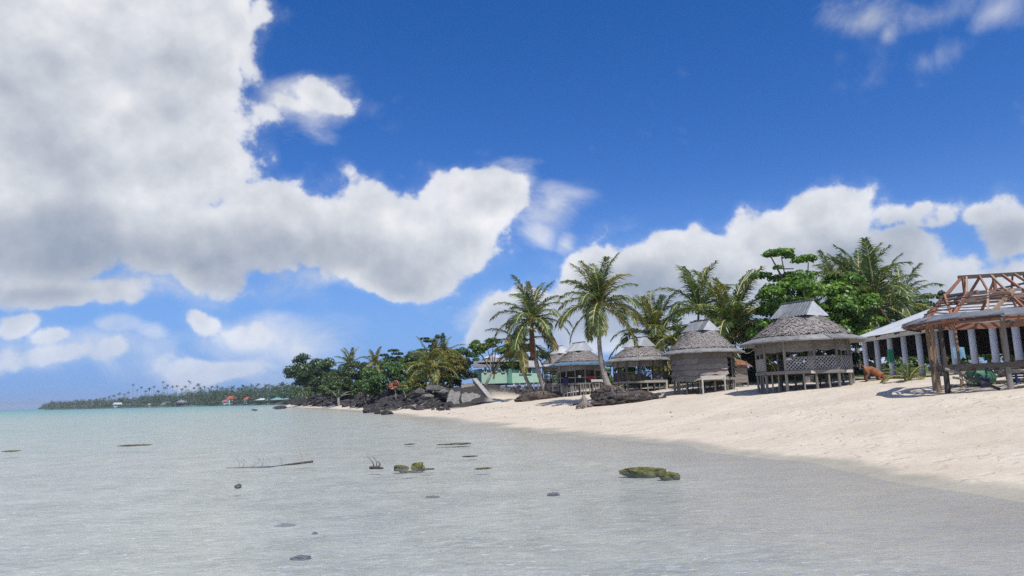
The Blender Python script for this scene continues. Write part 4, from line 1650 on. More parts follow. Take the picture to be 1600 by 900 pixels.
# half-height walls and counters inside
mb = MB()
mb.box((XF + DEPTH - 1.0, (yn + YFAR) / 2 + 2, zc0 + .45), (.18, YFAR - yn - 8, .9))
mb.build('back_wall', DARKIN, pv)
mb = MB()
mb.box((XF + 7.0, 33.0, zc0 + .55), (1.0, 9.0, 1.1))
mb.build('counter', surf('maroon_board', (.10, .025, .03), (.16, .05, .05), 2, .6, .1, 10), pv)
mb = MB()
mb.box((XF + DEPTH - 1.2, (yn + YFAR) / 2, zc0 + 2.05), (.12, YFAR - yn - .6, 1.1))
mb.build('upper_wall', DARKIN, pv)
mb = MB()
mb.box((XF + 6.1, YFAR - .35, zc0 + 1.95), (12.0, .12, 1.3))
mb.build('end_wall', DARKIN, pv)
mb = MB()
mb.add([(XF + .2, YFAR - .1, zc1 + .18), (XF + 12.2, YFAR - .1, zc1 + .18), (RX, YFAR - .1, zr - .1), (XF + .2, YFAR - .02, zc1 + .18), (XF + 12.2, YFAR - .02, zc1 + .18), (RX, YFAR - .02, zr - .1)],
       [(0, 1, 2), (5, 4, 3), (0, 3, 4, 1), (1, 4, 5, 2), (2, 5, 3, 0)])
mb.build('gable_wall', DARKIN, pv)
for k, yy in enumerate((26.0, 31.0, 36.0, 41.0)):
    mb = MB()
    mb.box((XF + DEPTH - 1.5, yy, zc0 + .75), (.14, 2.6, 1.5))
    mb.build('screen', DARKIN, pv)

# ------------------------------------------------------------------ coconut palms near the huts
def gpt(px, Y, dz=0.0):
    q = at(px, 600, Y)
    return Vector((q.x, q.y, gz(q.x, q.y) + dz))


G_P = 'coconut palms behind the huts'
palm('coconut_palm', 'tall coconut palm standing alone on the dark rock mound', gpt(951, 50, .75), at(937, 479, 50), .93, 3, yellow=.22, bow=-.55, trunk_r=.19,
     levels=[(0, 5), (1, 7), (2, 7), (3, 7), (4, 4)], coconuts=7, aim=[(-95, 4, 'y', .8), (-120, 4, 'g', .85), (175, 3, 'y', 1.0), (10, 3, 'y', 1.05)])
palm('coconut_palm', 'coconut palm with a beard of brown dead fronds on the beach edge', gpt(853, 70, .2), at(830, 502, 70), 1.08, 8, yellow=.25, bow=-.5, trunk_r=.26,
     levels=[(0, 5), (1, 6), (2, 6), (3, 6), (4, 4)], dead=9, aim=[(-20, 4, 'd', .9)], group=None)
palm('coconut_palm', 'slimmer coconut palm leaning beside the bearded one', gpt(836, 71, .2), at(812, 540, 71), .95, 15, yellow=.4, bow=-.7, trunk_r=.20,
     levels=[(1, 3), (2, 4), (3, 5), (4, 4)])
palm('coconut_palm', 'coconut palm rising between the slatted hut and the leaf mat hut', gpt(1024, 70), at(1022, 530, 70), 1.25, 21, yellow=.18, levels=[(0, 7), (1, 6), (2, 6), (3, 7), (4, 5)], group=G_P)
palm('coconut_palm', 'yellowish low palm crown left of the leaf mat hut roof', gpt(1058, 66), at(1060, 540, 66), 1.05, 24, yellow=.6, levels=[(1, 4), (2, 5), (3, 5), (4, 3)], group=G_P)
palm('coconut_palm', 'broad coconut palm directly behind the leaf mat hut', gpt(1146, 57), at(1143, 526, 57), 1.36, 31, yellow=.2, levels=[(0, 7), (1, 9), (2, 8), (3, 7), (4, 5)], group=G_P, trunk_r=.2)
palm('coconut_palm', 'darker palm further back over the leaf mat hut', gpt(1098, 70), at(1092, 485, 70), 1.3, 35, yellow=.05, levels=[(0, 4), (1, 5), (2, 5), (3, 5)], group=G_P)
palm('coconut_palm', 'tallest palm behind the broad green tree, swept upright', gpt(1345, 60), at(1344, 470, 60), 1.16, 41, yellow=.05, levels=[(0, 10), (1, 9), (2, 7), (3, 6), (4, 4)], group=G_P, trunk_r=.2)
palm('coconut_palm', 'palm with long arching fronds above the pavilion roof', gpt(1374, 55), at(1368, 476, 55), 1.25, 45, yellow=.12, levels=[(0, 3), (1, 5), (2, 6), (3, 6), (4, 4)], group=G_P, trunk_r=.2)
palm('coconut_palm', 'brownish palm top peeping over the broad green tree', gpt(1300, 72), at(1298, 440, 72), .8, 49, yellow=.3, levels=[(0, 3), (1, 4), (2, 4), (3, 3)], group=G_P)
palm('coconut_palm', 'dark palm at the far end of the pavilion roof', gpt(1412, 66), at(1410, 478, 66), 1.0, 53, yellow=.08, levels=[(0, 3), (1, 5), (2, 5), (3, 5)], group=G_P)


# ------------------------------------------------------------------ broadleaf trees behind the huts
def px_clumps(rows, Y, rs, dY=2.0):
    """rows: px, py, rx, ry -> clump centres round a depth Y"""
    out = []
    for (x, y, rx, ry) in rows:
        Yd = Y + rs.uniform(-dY, dY)
        c = at(x, y, Yd)
        k = Yd / FOC
        out.append((np.array(c), (rx * k, rx * k * rs.uniform(.8, 1.1), ry * k)))
    return out


rs = np.random.RandomState(3)
rows = []
for (cx, cy, w, h, n) in ((1240, 460, 62, 38, 16), (1290, 448, 55, 26, 14), (1275, 490, 75, 34, 16), (1330, 500, 42, 26, 10), (1220, 440, 40, 22, 8), (1350, 480, 22, 18, 6), (1215, 505, 45, 40, 16), (1290, 520, 80, 24, 14), (1345, 512, 30, 14, 8), (1260, 480, 70, 40, 18)):
    for _ in range(n):
        rows.append((cx + rs.uniform(-w, w) * .8, cy + rs.uniform(-h, h) * .8, rs.uniform(9, 20), rs.uniform(6, 12)))
big = px_clumps(rows, 52, rs, 2.5)
big += px_clumps([(1216, 395, 22, 5), (1203, 398, 12, 4), (1228, 392, 12, 4), (1232, 400, 10, 4), (1258, 404, 18, 5), (1247, 408, 10, 4), (1268, 406, 9, 4), (1216, 418, 9, 3), (1232, 427, 8, 3)], 52, rs, .3)
bt = tree('broadleaf_tree', 'big bright green broadleaf tree behind the lattice hut', 'tree', gpt(1262, 52), big, 30000, .27, LEAFB, 5, .35, up=.45)
for (x0, y0, x1, y1) in ((1229, 445, 1221, 402), (1262, 436, 1263, 410), (1240, 420, 1216, 420)):
    stick('branch', TRUNKG, bt, at(x0, y0, 52), at(x1, y1, 52), .09, kind='round')

rs = np.random.RandomState(9)


def bush(name, label, cat, px, py, rx, ry, Y, mat, n, leaf, seed, k=10, group=None, base_px=None):
    """a shrub or small tree from its outline in the photograph and its distance"""
    rs = np.random.RandomState(seed)
    c = at(px, py, Y)
    kk = Y / FOC
    RX, RZ = rx * kk, ry * kk
    cl = make_clumps(c, (RX, min(RX, 4.0) * .9, RZ), int(k * 1.7), rs, max(.35, .40 * min(RX, RZ)), low=-1.0)
    b = at(base_px or px, 600, Y)
    g0 = gz(b.x, b.y)
    return tree(name, label, cat, (b.x, b.y, g0), cl, n, leaf, mat, seed, max(.08, min(.3, RX * .07)), group=group)


G_B = 'shrubs behind the huts'
bush('shrub', 'dark shrubs filling the gap between the leaf mat and lattice huts', 'shrub', 1180, 572, 24, 30, 58, LEAFD, 3200, .24, 60, 14, G_B)
bush('shrub', 'dark shrub behind the leaf mat hut', 'shrub', 1120, 570, 40, 26, 64, LEAFD, 3200, .26, 61, 14, G_B)
bush('shrub', 'bright leafy shrub seen through the slatted hut', 'shrub', 1000, 585, 38, 16, 72, LEAFB, 3000, .28, 62, 12, G_B)
bush('shrub', 'green shrub behind the lattice hut railing', 'shrub', 1255, 570, 55, 26, 56, LEAFM, 3600, .26, 63, 16, G_B)
bush('shrub', 'yellowish shrub low between palm and slatted hut', 'shrub', 1045, 575, 26, 18, 74, LEAFY, 2000, .26, 64, 10, G_B)
bush('broadleaf_tree', 'dark tree rising behind the far end of the pavilion', 'tree', 1425, 505, 55, 30, 70, LEAFD, 4200, .30, 65, 14)
bush('broadleaf_tree', 'hazy breadfruit tree standing far behind the pavilion roof', 'tree', 1462, 478, 30, 22, 95, LEAFD, 2600, .42, 66, 9)
bush('shrub', 'dark green shrub row behind the pavilion', 'shrub', 1440, 565, 80, 26, 68, LEAFM, 4000, .28, 67, 18, G_B)
bush('shrub', 'leafy shrubs beyond the pavilion near the unfinished hut', 'shrub', 1545, 560, 80, 24, 56, LEAFM, 4000, .26, 68, 18, G_B)
bush('shrub', 'green bank of leaves at the edge of the picture behind the pavilion', 'shrub', 1650, 550, 80, 26, 52, LEAFD, 3200, .26, 69, 16, G_B)
bush('broadleaf_tree', 'mid green tree behind the broad palm and lattice hut', 'tree', 1195, 520, 40, 45, 62, LEAFD, 4200, .28, 70, 14)
bush('shrub', 'dark leafy belt between the lone palm and slatted hut roofs', 'shrub', 950, 585, 40, 18, 84, LEAFM, 3000, .3, 171, 14, G_B)
bush('shrub', 'dark thicket between the slatted hut and leaf mat hut', 'shrub', 1062, 580, 30, 26, 68, LEAFD, 3600, .26, 172, 16, G_B)
bush('shrub', 'dark thicket low behind the lattice hut floor', 'shrub', 1225, 585, 60, 16, 60, LEAFD, 3600, .26, 173, 18, G_B)
bush('shrub', 'leafy bank right behind the lattice hut posts', 'shrub', 1300, 565, 45, 34, 58, LEAFD, 4200, .26, 174, 18, G_B)
bush('broadleaf_tree', 'shaded tree behind the twin palms and blue-eaved hut', 'tree', 880, 590, 40, 14, 92, LEAFM, 3000, .3, 175, 12)
bush('shrub', 'shadowed leaves beyond the pavilion columns', 'shrub', 1380, 570, 50, 26, 62, LEAFM, 3600, .27, 176, 16, G_B)
bush('shrub', 'tall leafy thicket behind the middle of the pavilion', 'shrub', 1490, 545, 70, 30, 64, LEAFD, 4600, .28, 177, 18, G_B)
# small yellow-green palm shrub at the pavilion's foot
c = at(1418, 588, 33.0)
pc = thing('young_palm', 'small yellow-green palm shrub at the foot of the pavilion', 'palm', (c.x, c.y, gz(c.x, c.y)))
rr = random.Random(5)
for k in range(13):
    me = frond_variant('y' if k % 3 else 'g', 1 + k % 3, k % 3)
    put('frond', me, pc, Matrix.Translation((c.x, c.y, gz(c.x, c.y) - .05)) @ Matrix.Rotation(k * 2 * math.pi / 13 + rr.uniform(-.2, .2), 4, 'Z') @ Matrix.Scale(rr.uniform(.26, .42), 4))

# ------------------------------------------------------------------ trees of the rocky point
bush('shore_tree', 'great dark rounded tree at the seaward tip of the point', 'tree', 485, 586, 31, 30, 198, LEAFD, 12000, .62, 80, 22, base_px=497)
bush('shore_tree', 'dark glossy tree next to the great rounded tree', 'tree', 548, 593, 37, 30, 150, LEAFD, 12000, .46, 81, 20)
bush('shore_tree', 'mid green bushy tree above the middle of the lava rocks', 'tree', 602, 595, 38, 26, 114, LEAFM, 12000, .36, 82, 20)
bush('shrub', 'low pale green shrub at the tip of the point', 'shrub', 478, 612, 26, 11, 185, LEAFM, 2600, .46, 83, 10)
bush('shrub', 'low olive shrub over the lava rocks beneath the glossy tree', 'shrub', 530, 609, 28, 12, 142, LEAFM, 2600, .36, 84, 10)
bush('shrub', 'dark shrub between bushy tree and leaning yellow palm', 'shrub', 642, 596, 26, 18, 104, LEAFD, 3000, .32, 85, 12)
bush('shrub', 'golden green bush left of the green house', 'shrub', 704, 577, 33, 28, 92, LEAFY, 10000, .27, 86, 18)
bush('shrub', 'dark green undergrowth below the golden bush', 'shrub', 690, 596, 40, 10, 91, LEAFD, 3000, .26, 87, 12)
bush('shrub', 'dark trees massed behind the leaning yellow palm', 'shrub', 660, 572, 34, 22, 118, LEAFM, 4200, .34, 88, 14)
bush('shrub', 'dark thicket behind the glossy and bushy trees', 'shrub', 575, 582, 30, 20, 165, LEAFD, 4200, .46, 89, 14)
bush('shrub', 'rounded green bush in front of the dark thicket of the point', 'shrub', 572, 606, 22, 13, 120, LEAFM, 3200, .32, 92, 12)
bush('shrub', 'leafy shrub below the tiered dark crown', 'shrub', 630, 585, 22, 20, 112, LEAFM, 4200, .32, 93, 14)
bush('shrub', 'yellow-green shrub left of the leaning yellow palm', 'shrub', 652, 600, 18, 10, 93, LEAFY, 2200, .26, 94, 10)
bush('shrub', 'dark leafy shrub at the foot of the great rounded tree', 'shrub', 510, 600, 22, 18, 175, LEAFD, 4200, .46, 95, 14)
bush('shore_tree', 'dark leafy tree between the great rounded tree and the glossy one', 'tree', 520, 588, 24, 24, 172, LEAFD, 6500, .46, 96, 16)
bush('shore_tree', 'green tree filling between the bushy tree and the yellow palm', 'tree', 640, 580, 26, 22, 116, LEAFM, 6500, .33, 97, 16)
bush('shore_tree', 'olive tree behind the golden bush', 'tree', 720, 566, 34, 20, 106, LEAFM, 6000, .32, 98, 16)
bush('flowering_shrub', 'small shrub with pink blossom above the lava rocks', 'shrub', 619, 603, 9, 7, 97, leaf_mat('pink_blossom', (.30, .10, .09), (.50, .22, .18), (.60, .34, .28), .3), 420, .26, 90, 6)
bush('shrub', 'small bright shrub under the pink blossom', 'shrub', 634, 606, 14, 8, 95, LEAFB, 900, .25, 91, 7)

rs = np.random.RandomState(31)
# tree standing before the green house
rows = [(760, 542, 34, 12), (738, 545, 14, 8), (790, 548, 20, 8), (770, 538, 14, 9), (748, 540, 14, 8), (792, 572, 14, 4), (800, 560, 14, 12), (812, 572, 10, 8)]
cl = []
for (x, y, rx, ry) in rows:
    for _ in range(4):
        cl += px_clumps([(x + rs.uniform(-rx, rx) * .7, y + rs.uniform(-ry, ry) * .7, rs.uniform(5, 9), rs.uniform(3.5, 6))], 90.5, rs, 1.6)
tree('sea_almond_tree', 'spreading leafy tree with pale trunk before the green house', 'tree', gpt(758, 89.5), cl, 5200, .30, LEAFB, 33, .16, up=.8)
cl = []
for (x, y, rx, ry) in [(815, 550, 34, 16), (845, 560, 24, 14), (800, 565, 30, 14), (860, 570, 18, 10)]:
    for _ in range(6):
        cl += px_clumps([(x + rs.uniform(-rx, rx) * .8, y + rs.uniform(-ry, ry) * .8, rs.uniform(6, 11), rs.uniform(4, 7))], 108, rs, 2.5)
tree('broadleaf_tree', 'dark leafy tree behind the green house and twin palms', 'tree', gpt(825, 108), cl, 7000, .34, LEAFD, 34, .25)
# flat-tiered trees showing over the rest
for (nm, lab, px, Y, tiers, sd) in (('tiered_tree', 'flat-topped tiered tree rising over the leaning yellow palm', 678, 120, [(676, 533, 17, 2.2), (688, 527, 9, 1.8), (662, 529, 9, 1.8), (676, 541, 8, 2), (690, 545, 15, 2.4), (660, 547, 12, 2), (676, 556, 20, 5)], 36),
                                    ('tiered_tree', 'dark tiered tree crown above the bushy tree', 612, 140, [(612, 548, 12, 2.4), (604, 555, 10, 2.4), (621, 553, 10, 2.4), (612, 562, 18, 5)], 37)):
    cl = []
    for (x, y, rx, ry) in tiers:
        for _ in range(3):
            cl += px_clumps([(x + rs.uniform(-rx, rx) * .6, y, rx * .5, ry)], Y, rs, .8)
    tree(nm, lab, 'tree', gpt(px, Y), cl, 2200, .42, LEAFD, sd, .2, up=1.2)

G_Q = 'palms of the rocky point'
palm('coconut_palm', 'leaning yellow palm on the bank above grey boulders', gpt(685, 84), at(672, 576, 86), .95, 61, yellow=.75, bow=.5, levels=[(0, 3), (1, 5), (2, 6), (3, 6), (4, 3)], group=G_Q, coconuts=3)
palm('coconut_palm', 'second yellowish palm crown behind the leaning yellow palm', gpt(690, 98), at(692, 562, 98), .9, 64, yellow=.5, levels=[(0, 3), (1, 5), (2, 5), (3, 4)], group=G_Q, coconuts=0)
palm('coconut_palm', 'palm top showing above the dark glossy tree', gpt(547, 165), at(547, 573, 165), 1.15, 67, yellow=.15, levels=[(0, 4), (1, 5), (2, 5), (3, 4)], group=G_Q, coconuts=0)
palm('coconut_palm', 'yellow-tinged palm top left of the tiered dark crown', gpt(585, 150), at(586, 572, 150), 1.0, 70, yellow=.5, levels=[(0, 4), (1, 4), (2, 4), (3, 4)], group=G_Q, coconuts=0)

# ------------------------------------------------------------------ black lava bank of the point
bank = MB()
bank_root = thing('lava_rock_bank', None, None, (-14, 88, 0))
set_tags(bank_root, 'bank of tumbled black lava rocks below the trees', kind='structure')
ROCKS = [rock_mesh(200 + i, LAVA, (1, random.Random(i).uniform(.6, 1), random.Random(i + 9).uniform(.45, .8)), 20) for i in range(9)]
rs = np.random.RandomState(12)
cand = []
for _ in range(9000):
    x = rs.uniform(-88, 2)
    y = rs.uniform(69, 250)
    cand.append((x, y))
cand = np.array(cand)
dd = sdist(cand)
bandw = np.interp(cand[:, 1], [69, 90, 130, 250], [9.5, 9.5, 9, 8])
low_ = np.interp(cand[:, 1], [69, 74, 82, 95, 120, 250], [4.4, 2.6, .2, .6, 2.2, 3.2])
keep = (dd > low_) & (dd < bandw) & (cand[:, 0] / cand[:, 1] < -.090)
cand, dd = cand[keep], dd[keep]
# near ones first, thinning with distance so that each shows
order = np.argsort(cand[:, 1] + rs.uniform(0, 60, len(cand)))
placed = []
for i in order:
    x, y = cand[i]
    r_ = rs.uniform(.35, .8) * (1 + max(0, y - 80) / 150)
    if any((x - a) ** 2 + (y - b) ** 2 < (.62 * (r_ + c)) ** 2 for a, b, c in placed):
        continue
    placed.append((x, y, r_))
    if len(placed) >= 290:
        break
gzs = ground([p[0] for p in placed], [p[1] for p in placed])
for (x, y, r_), z in zip(placed, gzs):
    me = ROCKS[rs.randint(len(ROCKS))]
    m4 = Matrix.Translation((x, y, z + r_ * .12)) @ Matrix.Rotation(rs.uniform(0, 6.28), 4, 'Z') @ Matrix.Rotation(rs.uniform(-.5, .5), 4, 'X') @ Matrix.Diagonal((r_ * rs.uniform(.9, 1.4), r_ * rs.uniform(.8, 1.2), r_ * rs.uniform(.8, 1.2), 1))
    put('rock', me, bank_root, m4)
# dark rubble that fills between them
V, F, S = [], [], []
rub = []
for _ in range(16000):
    rub.append((rs.uniform(-88, 2), rs.uniform(69, 250)))
rub = np.array(rub)
dr = sdist(rub)
bw = np.interp(rub[:, 1], [69, 90, 130, 250], [10, 10, 10, 9])
lw = np.interp(rub[:, 1], [69, 74, 82, 95, 120, 250], [4.8, 3.0, 1.0, 1.2, 2.6, 3.4])
rub = rub[(dr > lw) & (dr < bw) & (rub[:, 0] / rub[:, 1] < -.092)][:1500]
rz = ground(rub[:, 0], rub[:, 1])
mb = MB()
for (x, y), z in zip(rub, rz):
    r_ = rs.uniform(.2, .5) * (1 + max(0, y - 80) / 120)
    pts = [(x + r_ * math.cos(a) * rs.uniform(.7, 1.2), y + r_ * math.sin(a) * rs.uniform(.7, 1.2), z - .1) for a in (0, 1.26, 2.5, 3.8, 5.0)]
    top = [(x + (p[0] - x) * .5, y + (p[1] - y) * .5, z + r_ * rs.uniform(.35, .7)) for p in pts]
    mb.add(pts + top, [(i, (i + 1) % 5, 5 + (i + 1) % 5, 5 + i) for i in range(5)] + [(5, 6, 7, 8, 9)])
rb = mb.build('rubble', LAVA, bank_root, kind='stuff')

# black rocks awash and on the sand spit
for k, (px, py, r_, sq, lab) in enumerate((
        (437, 637.5, 1.9, .32, 'flat black rock lying on the far sand spit'),
        (397, 640.5, .8, .35, 'small black rock awash off the sand spit'),
        (581, 644, 1.3, .5, 'black rocks awash at the toe of the lava bank'),
        (605, 646.5, .7, .5, 'low black rock at the water edge by the lava bank'),
        (590, 646, .6, .5, 'small dark stone in front of the awash black rocks'),
        (640, 641, .55, .62, 'yellow-brown boulder on the sand at the foot of the lava bank'))):
    q = atz(px, py, .05)
    m_ = LAVA if k < 5 else surf('tan_boulder', (.12, .10, .05), (.24, .20, .11), 3, .9, .6, 9)
    me = rock_mesh(300 + k, m_, (1.2, .8, sq), 26)
    o = put('rock', me, None, Matrix.Translation((q.x, q.y, max(gz(q.x, q.y), -.05) + r_ * sq * .25)) @ Matrix.Rotation(k * 1.3, 4, 'Z') @ Matrix.Scale(r_, 4))
    set_tags(o, lab, 'rock')
# ledge of pale beach rock by that boulder
q0, q1 = atz(596, 643.5, .12), atz(634, 641.5, .2)
mb = MB()
N = 14
rr = random.Random(6)
for i in range(N):
    a = q0.lerp(q1, i / N); b = q0.lerp(q1, (i + 1) / N)
    w = .5 + .3 * rr.random()
    h = .18 + .1 * rr.random()
    mb.box((a + b) / 2 + Vector((0, rr.uniform(-.15, .15), h * .2)), ((b - a).length * 1.15, w, h), Matrix.Rotation(rr.uniform(-.2, .2), 3, 'Z'))
o = mb.build('beachrock_ledge', surf('tan_beachrock', (.13, .11, .07), (.30, .26, .19), 3, .9, .6, 9), None, loc=tuple(q0))
set_tags(o, 'low tan ledge of beach rock along the water beside the boulder', 'ledge')

# grey boulders and concrete slabs right of the lava
for k, (px, py, Y, sx, sy, sz, lab) in enumerate((
        (682, 607, 80, 1.5, 1.1, .5, 'big grey boulder under the leaning yellow palm'),
        (655, 613, 80, .9, .8, .6, 'smaller grey boulder left of the big one'),
        (668, 619, 77, 1.0, .8, .5, 'dark grey boulder below the big one'),
        (694, 613, 78, .7, .6, .5, 'rounded stone between big boulder and concrete slab'))):
    c = at(px, py, Y)
    o = put('boulder', rock_mesh(330 + k, GREYROCK, (1, .9, .8), 30), None, Matrix.Translation(c) @ Matrix.Rotation(k, 4, 'Z') @ Matrix.Diagonal((sx, sy, sz, 1)))
    set_tags(o, lab, 'boulder')


def slab(name, label, pts, th, mat, seed):
    """a cracked slab lying on the bank, from its corner points"""
    rr = random.Random(seed)
    P = [Vector(p) for p in pts]
    nrm = (P[1] - P[0]).cross(P[3] - P[0]).normalized()
    mb = MB()
    n = 6
    top = []
    for i in range(n + 1):
        for j in range(n + 1):
            q = P[0].lerp(P[1], i / n).lerp(P[3].lerp(P[2], i / n), j / n)
            e = .0 if 0 < i < n and 0 < j < n else .12
            top.append(q + nrm * rr.uniform(-.05, .05) + Vector((rr.uniform(-e, e), rr.uniform(-e, e), rr.uniform(-e, e))))
    m_ = (n + 1)
    bot = [q - nrm * th for q in top]
    fs = []
    for i in range(n):
        for j in range(n):
            fs.append((i * m_ + j, (i + 1) * m_ + j, (i + 1) * m_ + j + 1, i * m_ + j + 1))
    k = len(top)
    fs += [tuple(v + k for v in reversed(f)) for f in fs]
    rim = [i * m_ for i in range(n + 1)] + [n * m_ + j for j in range(1, n + 1)] + [i * m_ + n for i in range(n - 1, -1, -1)] + [j for j in range(n - 1, 0, -1)]
    for a, b in zip(rim, rim[1:] + rim[:1]):
        fs.append((a, b, b + k, a + k))
    mb.add(top + bot, fs)
    o = mb.build(name, mat, None, loc=tuple(P[0]))
    set_tags(o, label, 'slab')
    return o


SLABC = surf('weathered_slab', (.13, .125, .115), (.25, .24, .22), 2.2, .9, .6, 10, rand=.12)
slab('concrete_slab', 'broken grey concrete slab leaning on the bank by the boulders', [at(696, 629, 75), at(718, 629, 75.5), at(719, 611, 81), at(703, 609, 82)], .35, SLABC, 2)
slab('concrete_slab', 'stony concrete revetment slab between broken slab and ramp', [at(722, 629, 76), at(768, 629, 77), at(742, 598, 88), at(722, 601, 86)], .4, surf('stony_concrete', (.12, .115, .10), (.28, .265, .24), 3.5, .9, .9, 7, bdist=.08), 3)
slab('concrete_slab', 'broken top edge of the revetment under the golden bush', [at(722, 607, 85), at(741, 602, 86), at(741, 598, 88), at(724, 599.5, 87)], .25, SLABC, 4)
# concrete ramp beam running down to the sand
mb = MB()
a_, b_ = at(741.5, 593, 88), at(771, 628.5, 76.5)
mb.beam(a_, b_, .55, .30)
for k in range(1, 4):
    q = a_.lerp(b_, k / 4)
    mb.box(q + Vector((0, 0, .16)), (.56, .04, .02))
o = mb.build('concrete_ramp', CONC, None, loc=tuple(b_))
set_tags(o, 'straight concrete beam sloping from the green house to the sand', 'ramp')
# stone retaining wall below the green house
wall = thing('stone_retaining_wall', 'dark stone wall below the green house', 'wall', tuple(at(800, 622, 82)))
rs = np.random.RandomState(77)
SR = [rock_mesh(360 + i, LAVA if i % 3 else GREYROCK, (1, .8, .75), 20) for i in range(6)]
for i in range(80):
    u = rs.rand()
    px = 768 + u * 58
    py = rs.uniform(606, 624 - u * 8)
    Y = 84.5 - (py - 606) / 18 * 5.0
    c = at(px, py, Y)
    r_ = rs.uniform(.28, .55)
    put('stone', SR[rs.randint(6)], wall, Matrix.Translation(c) @ Matrix.Rotation(rs.uniform(0, 6), 4, 'Z') @ Matrix.Scale(r_, 4))
mb = MB()
A0, A1, A2, A3 = at(766, 629, 79.3), at(826, 617, 80.5), at(828, 605, 85), at(757, 605, 85)
mb.add([A0, A1, A2, A3, A0 - Vector((0, 0, 1)), A1 - Vector((0, 0, 1)), A2 - Vector((0, 0, 2)), A3 - Vector((0, 0, 2))], [(0, 1, 2, 3), (0, 4, 5, 1), (1, 5, 6, 2), (3, 2, 6, 7), (0, 3, 7, 4)])
mb.build('rubble_core', SOIL, wall)
for k in range(9):
    c = at(796 + k * 3.4 + rs.uniform(-1, 1), 608 + rs.uniform(-1.5, 2.5), 85)
    o = put('rock', rock_mesh(380 + k, CONC, (1.2, .9, .5), 18), None, Matrix.Translation(c) @ Matrix.Rotation(k, 4, 'Z') @ Matrix.Scale(rs.uniform(.25, .5), 4))
    set_tags(o, 'pale broken stone in the heap by the green house steps', 'rock', 'pale broken stones beside the green house')

# ------------------------------------------------------------------ green house
hY = 96.0
hq = at(790, 600, hY)
gh = thing('green_house', 'mint green house on short posts with louvre windows', 'house', (hq.x, hq.y, gz(hq.x, hq.y)))


def wall_panel(x0, x1, ytop, ybot, Y0, Y1, mat, name='wall'):
    a, b = at(x0, ybot, Y0), at(x1, ybot, Y1)
    zt = at((x0 + x1) / 2, ytop, (Y0 + Y1) / 2).z
    zb = at((x0 + x1) / 2, ybot, (Y0 + Y1) / 2).z
    mb = MB()
    mb.beam(Vector((a.x, a.y, (zt + zb) / 2)), Vector((b.x, b.y, (zt + zb) / 2)), .12, zt - zb)
    return mb.build(name, mat, gh), zt, zb


w1, zt1, zb1 = wall_panel(741, 753, 577, 599, 98.5, 94.5, GREENP)
w2, zt2, zb2 = wall_panel(753, 792, 577, 599, 94.5, 94.5, GREENP)
w3, zt3, zb3 = wall_panel(792, 800, 576, 599, 94.55, 97, GREEND)
w4, zt4, zb4 = wall_panel(800, 842, 574, 600, 97, 97, GREENP)
w5, _, _ = wall_panel(741, 842, 576, 599, 103, 103, GREENP)
w6, _, _ = wall_panel(842, 843.5, 575, 599, 97, 103, GREEND)
# floor slab, posts
a, b = at(741, 600, 96), at(842, 600, 100)
mb = MB()
mb.box(((a.x + b.x) / 2, 99, zb2 - .08), (b.x - a.x - .3, 7.6, .14))
mb.build('floor', WOODD, gh)
for k, px in enumerate((746, 757, 769, 780, 791, 803, 812, 823, 834, 841)):
    for Y in (95.2, 101.5):
        q = at(px, 602, Y)
        stick('post', WHITEP if k in (5, 7) else CONC, gh, (q.x, q.y, gz(q.x, q.y) - .3), (q.x, q.y, zb2 - .1), .2, .2)


def window(x0, x1, y0, y1, Y, n=1, frame=WHITEP):
    A_, B_ = at(x0, (y0 + y1) / 2, Y), at(x1, (y0 + y1) / 2, Y)
    zt, zb = at((x0 + x1) / 2, y0, Y).z, at((x0 + x1) / 2, y1, Y).z
    mb = MB()
    for (p, q, wd, hh) in ((Vector((A_.x, Y - .1, zt)), Vector((B_.x, Y - .1, zt)), .08, .07), (Vector((A_.x, Y - .1, zb)), Vector((B_.x, Y - .1, zb)), .1, .07)):
        mb.beam(p, q, wd, hh)
    for i in range(n + 1):
        x = A_.x + (B_.x - A_.x) * i / n
        mb.beam((x, Y - .1, zb), (x, Y - .1, zt), .08, .07)
    w_ = mb.build('window', frame, gh)
    for i in range(n):
        xa, xb = A_.x + (B_.x - A_.x) * i / n + .05, A_.x + (B_.x - A_.x) * (i + 1) / n - .05
        nl = 7
        for j in range(nl):
            z = zb + (zt - zb) * (j + .5) / nl
            stick('louvre', GLASSD, w_, (xa, Y - .09, z), (xb, Y - .09, z), .02, (zt - zb) / nl * .92)
    return w_


window(767.5, 776.5, 574, 581, 94.45)
window(784, 789, 574, 581.5, 94.45)
window(757, 760, 574, 582, 94.45)
window(812, 830.5, 574, 584, 96.95, 3)
# roof: tin lean-to eaves and small thatched top
a, b, c, d = at(739, 573.5, 94.1), at(796, 573, 94.1), at(796, 563, 99), at(740, 565, 99)
mb = MB()
mb.add([a, b, c, d, a - Vector((0, 0, .08)), b - Vector((0, 0, .08)), c - Vector((0, 0, .08)), d - Vector((0, 0, .08))], [(0, 1, 2, 3), (4, 7, 6, 5), (0, 4, 5, 1), (1, 5, 6, 2), (3, 2, 6, 7), (0, 3, 7, 4)])
mb.build('eave_roof', TIN, gh)
a, b, c, d = at(798, 572, 96.55), at(846, 573, 96.55), at(846, 564, 103.5), at(798, 562, 103.5)
mb = MB()
mb.add([a, b, c, d, a - Vector((0, 0, .12)), b - Vector((0, 0, .12)), c - Vector((0, 0, .08)), d - Vector((0, 0, .08))], [(0, 1, 2, 3), (4, 7, 6, 5), (0, 4, 5, 1), (1, 5, 6, 2), (3, 2, 6, 7), (0, 3, 7, 4)])
mb.build('wing_roof', tin_mat('cream_roof_tin', (.46, .43, .36), (.56, .53, .46), rust_amt=.1), gh)
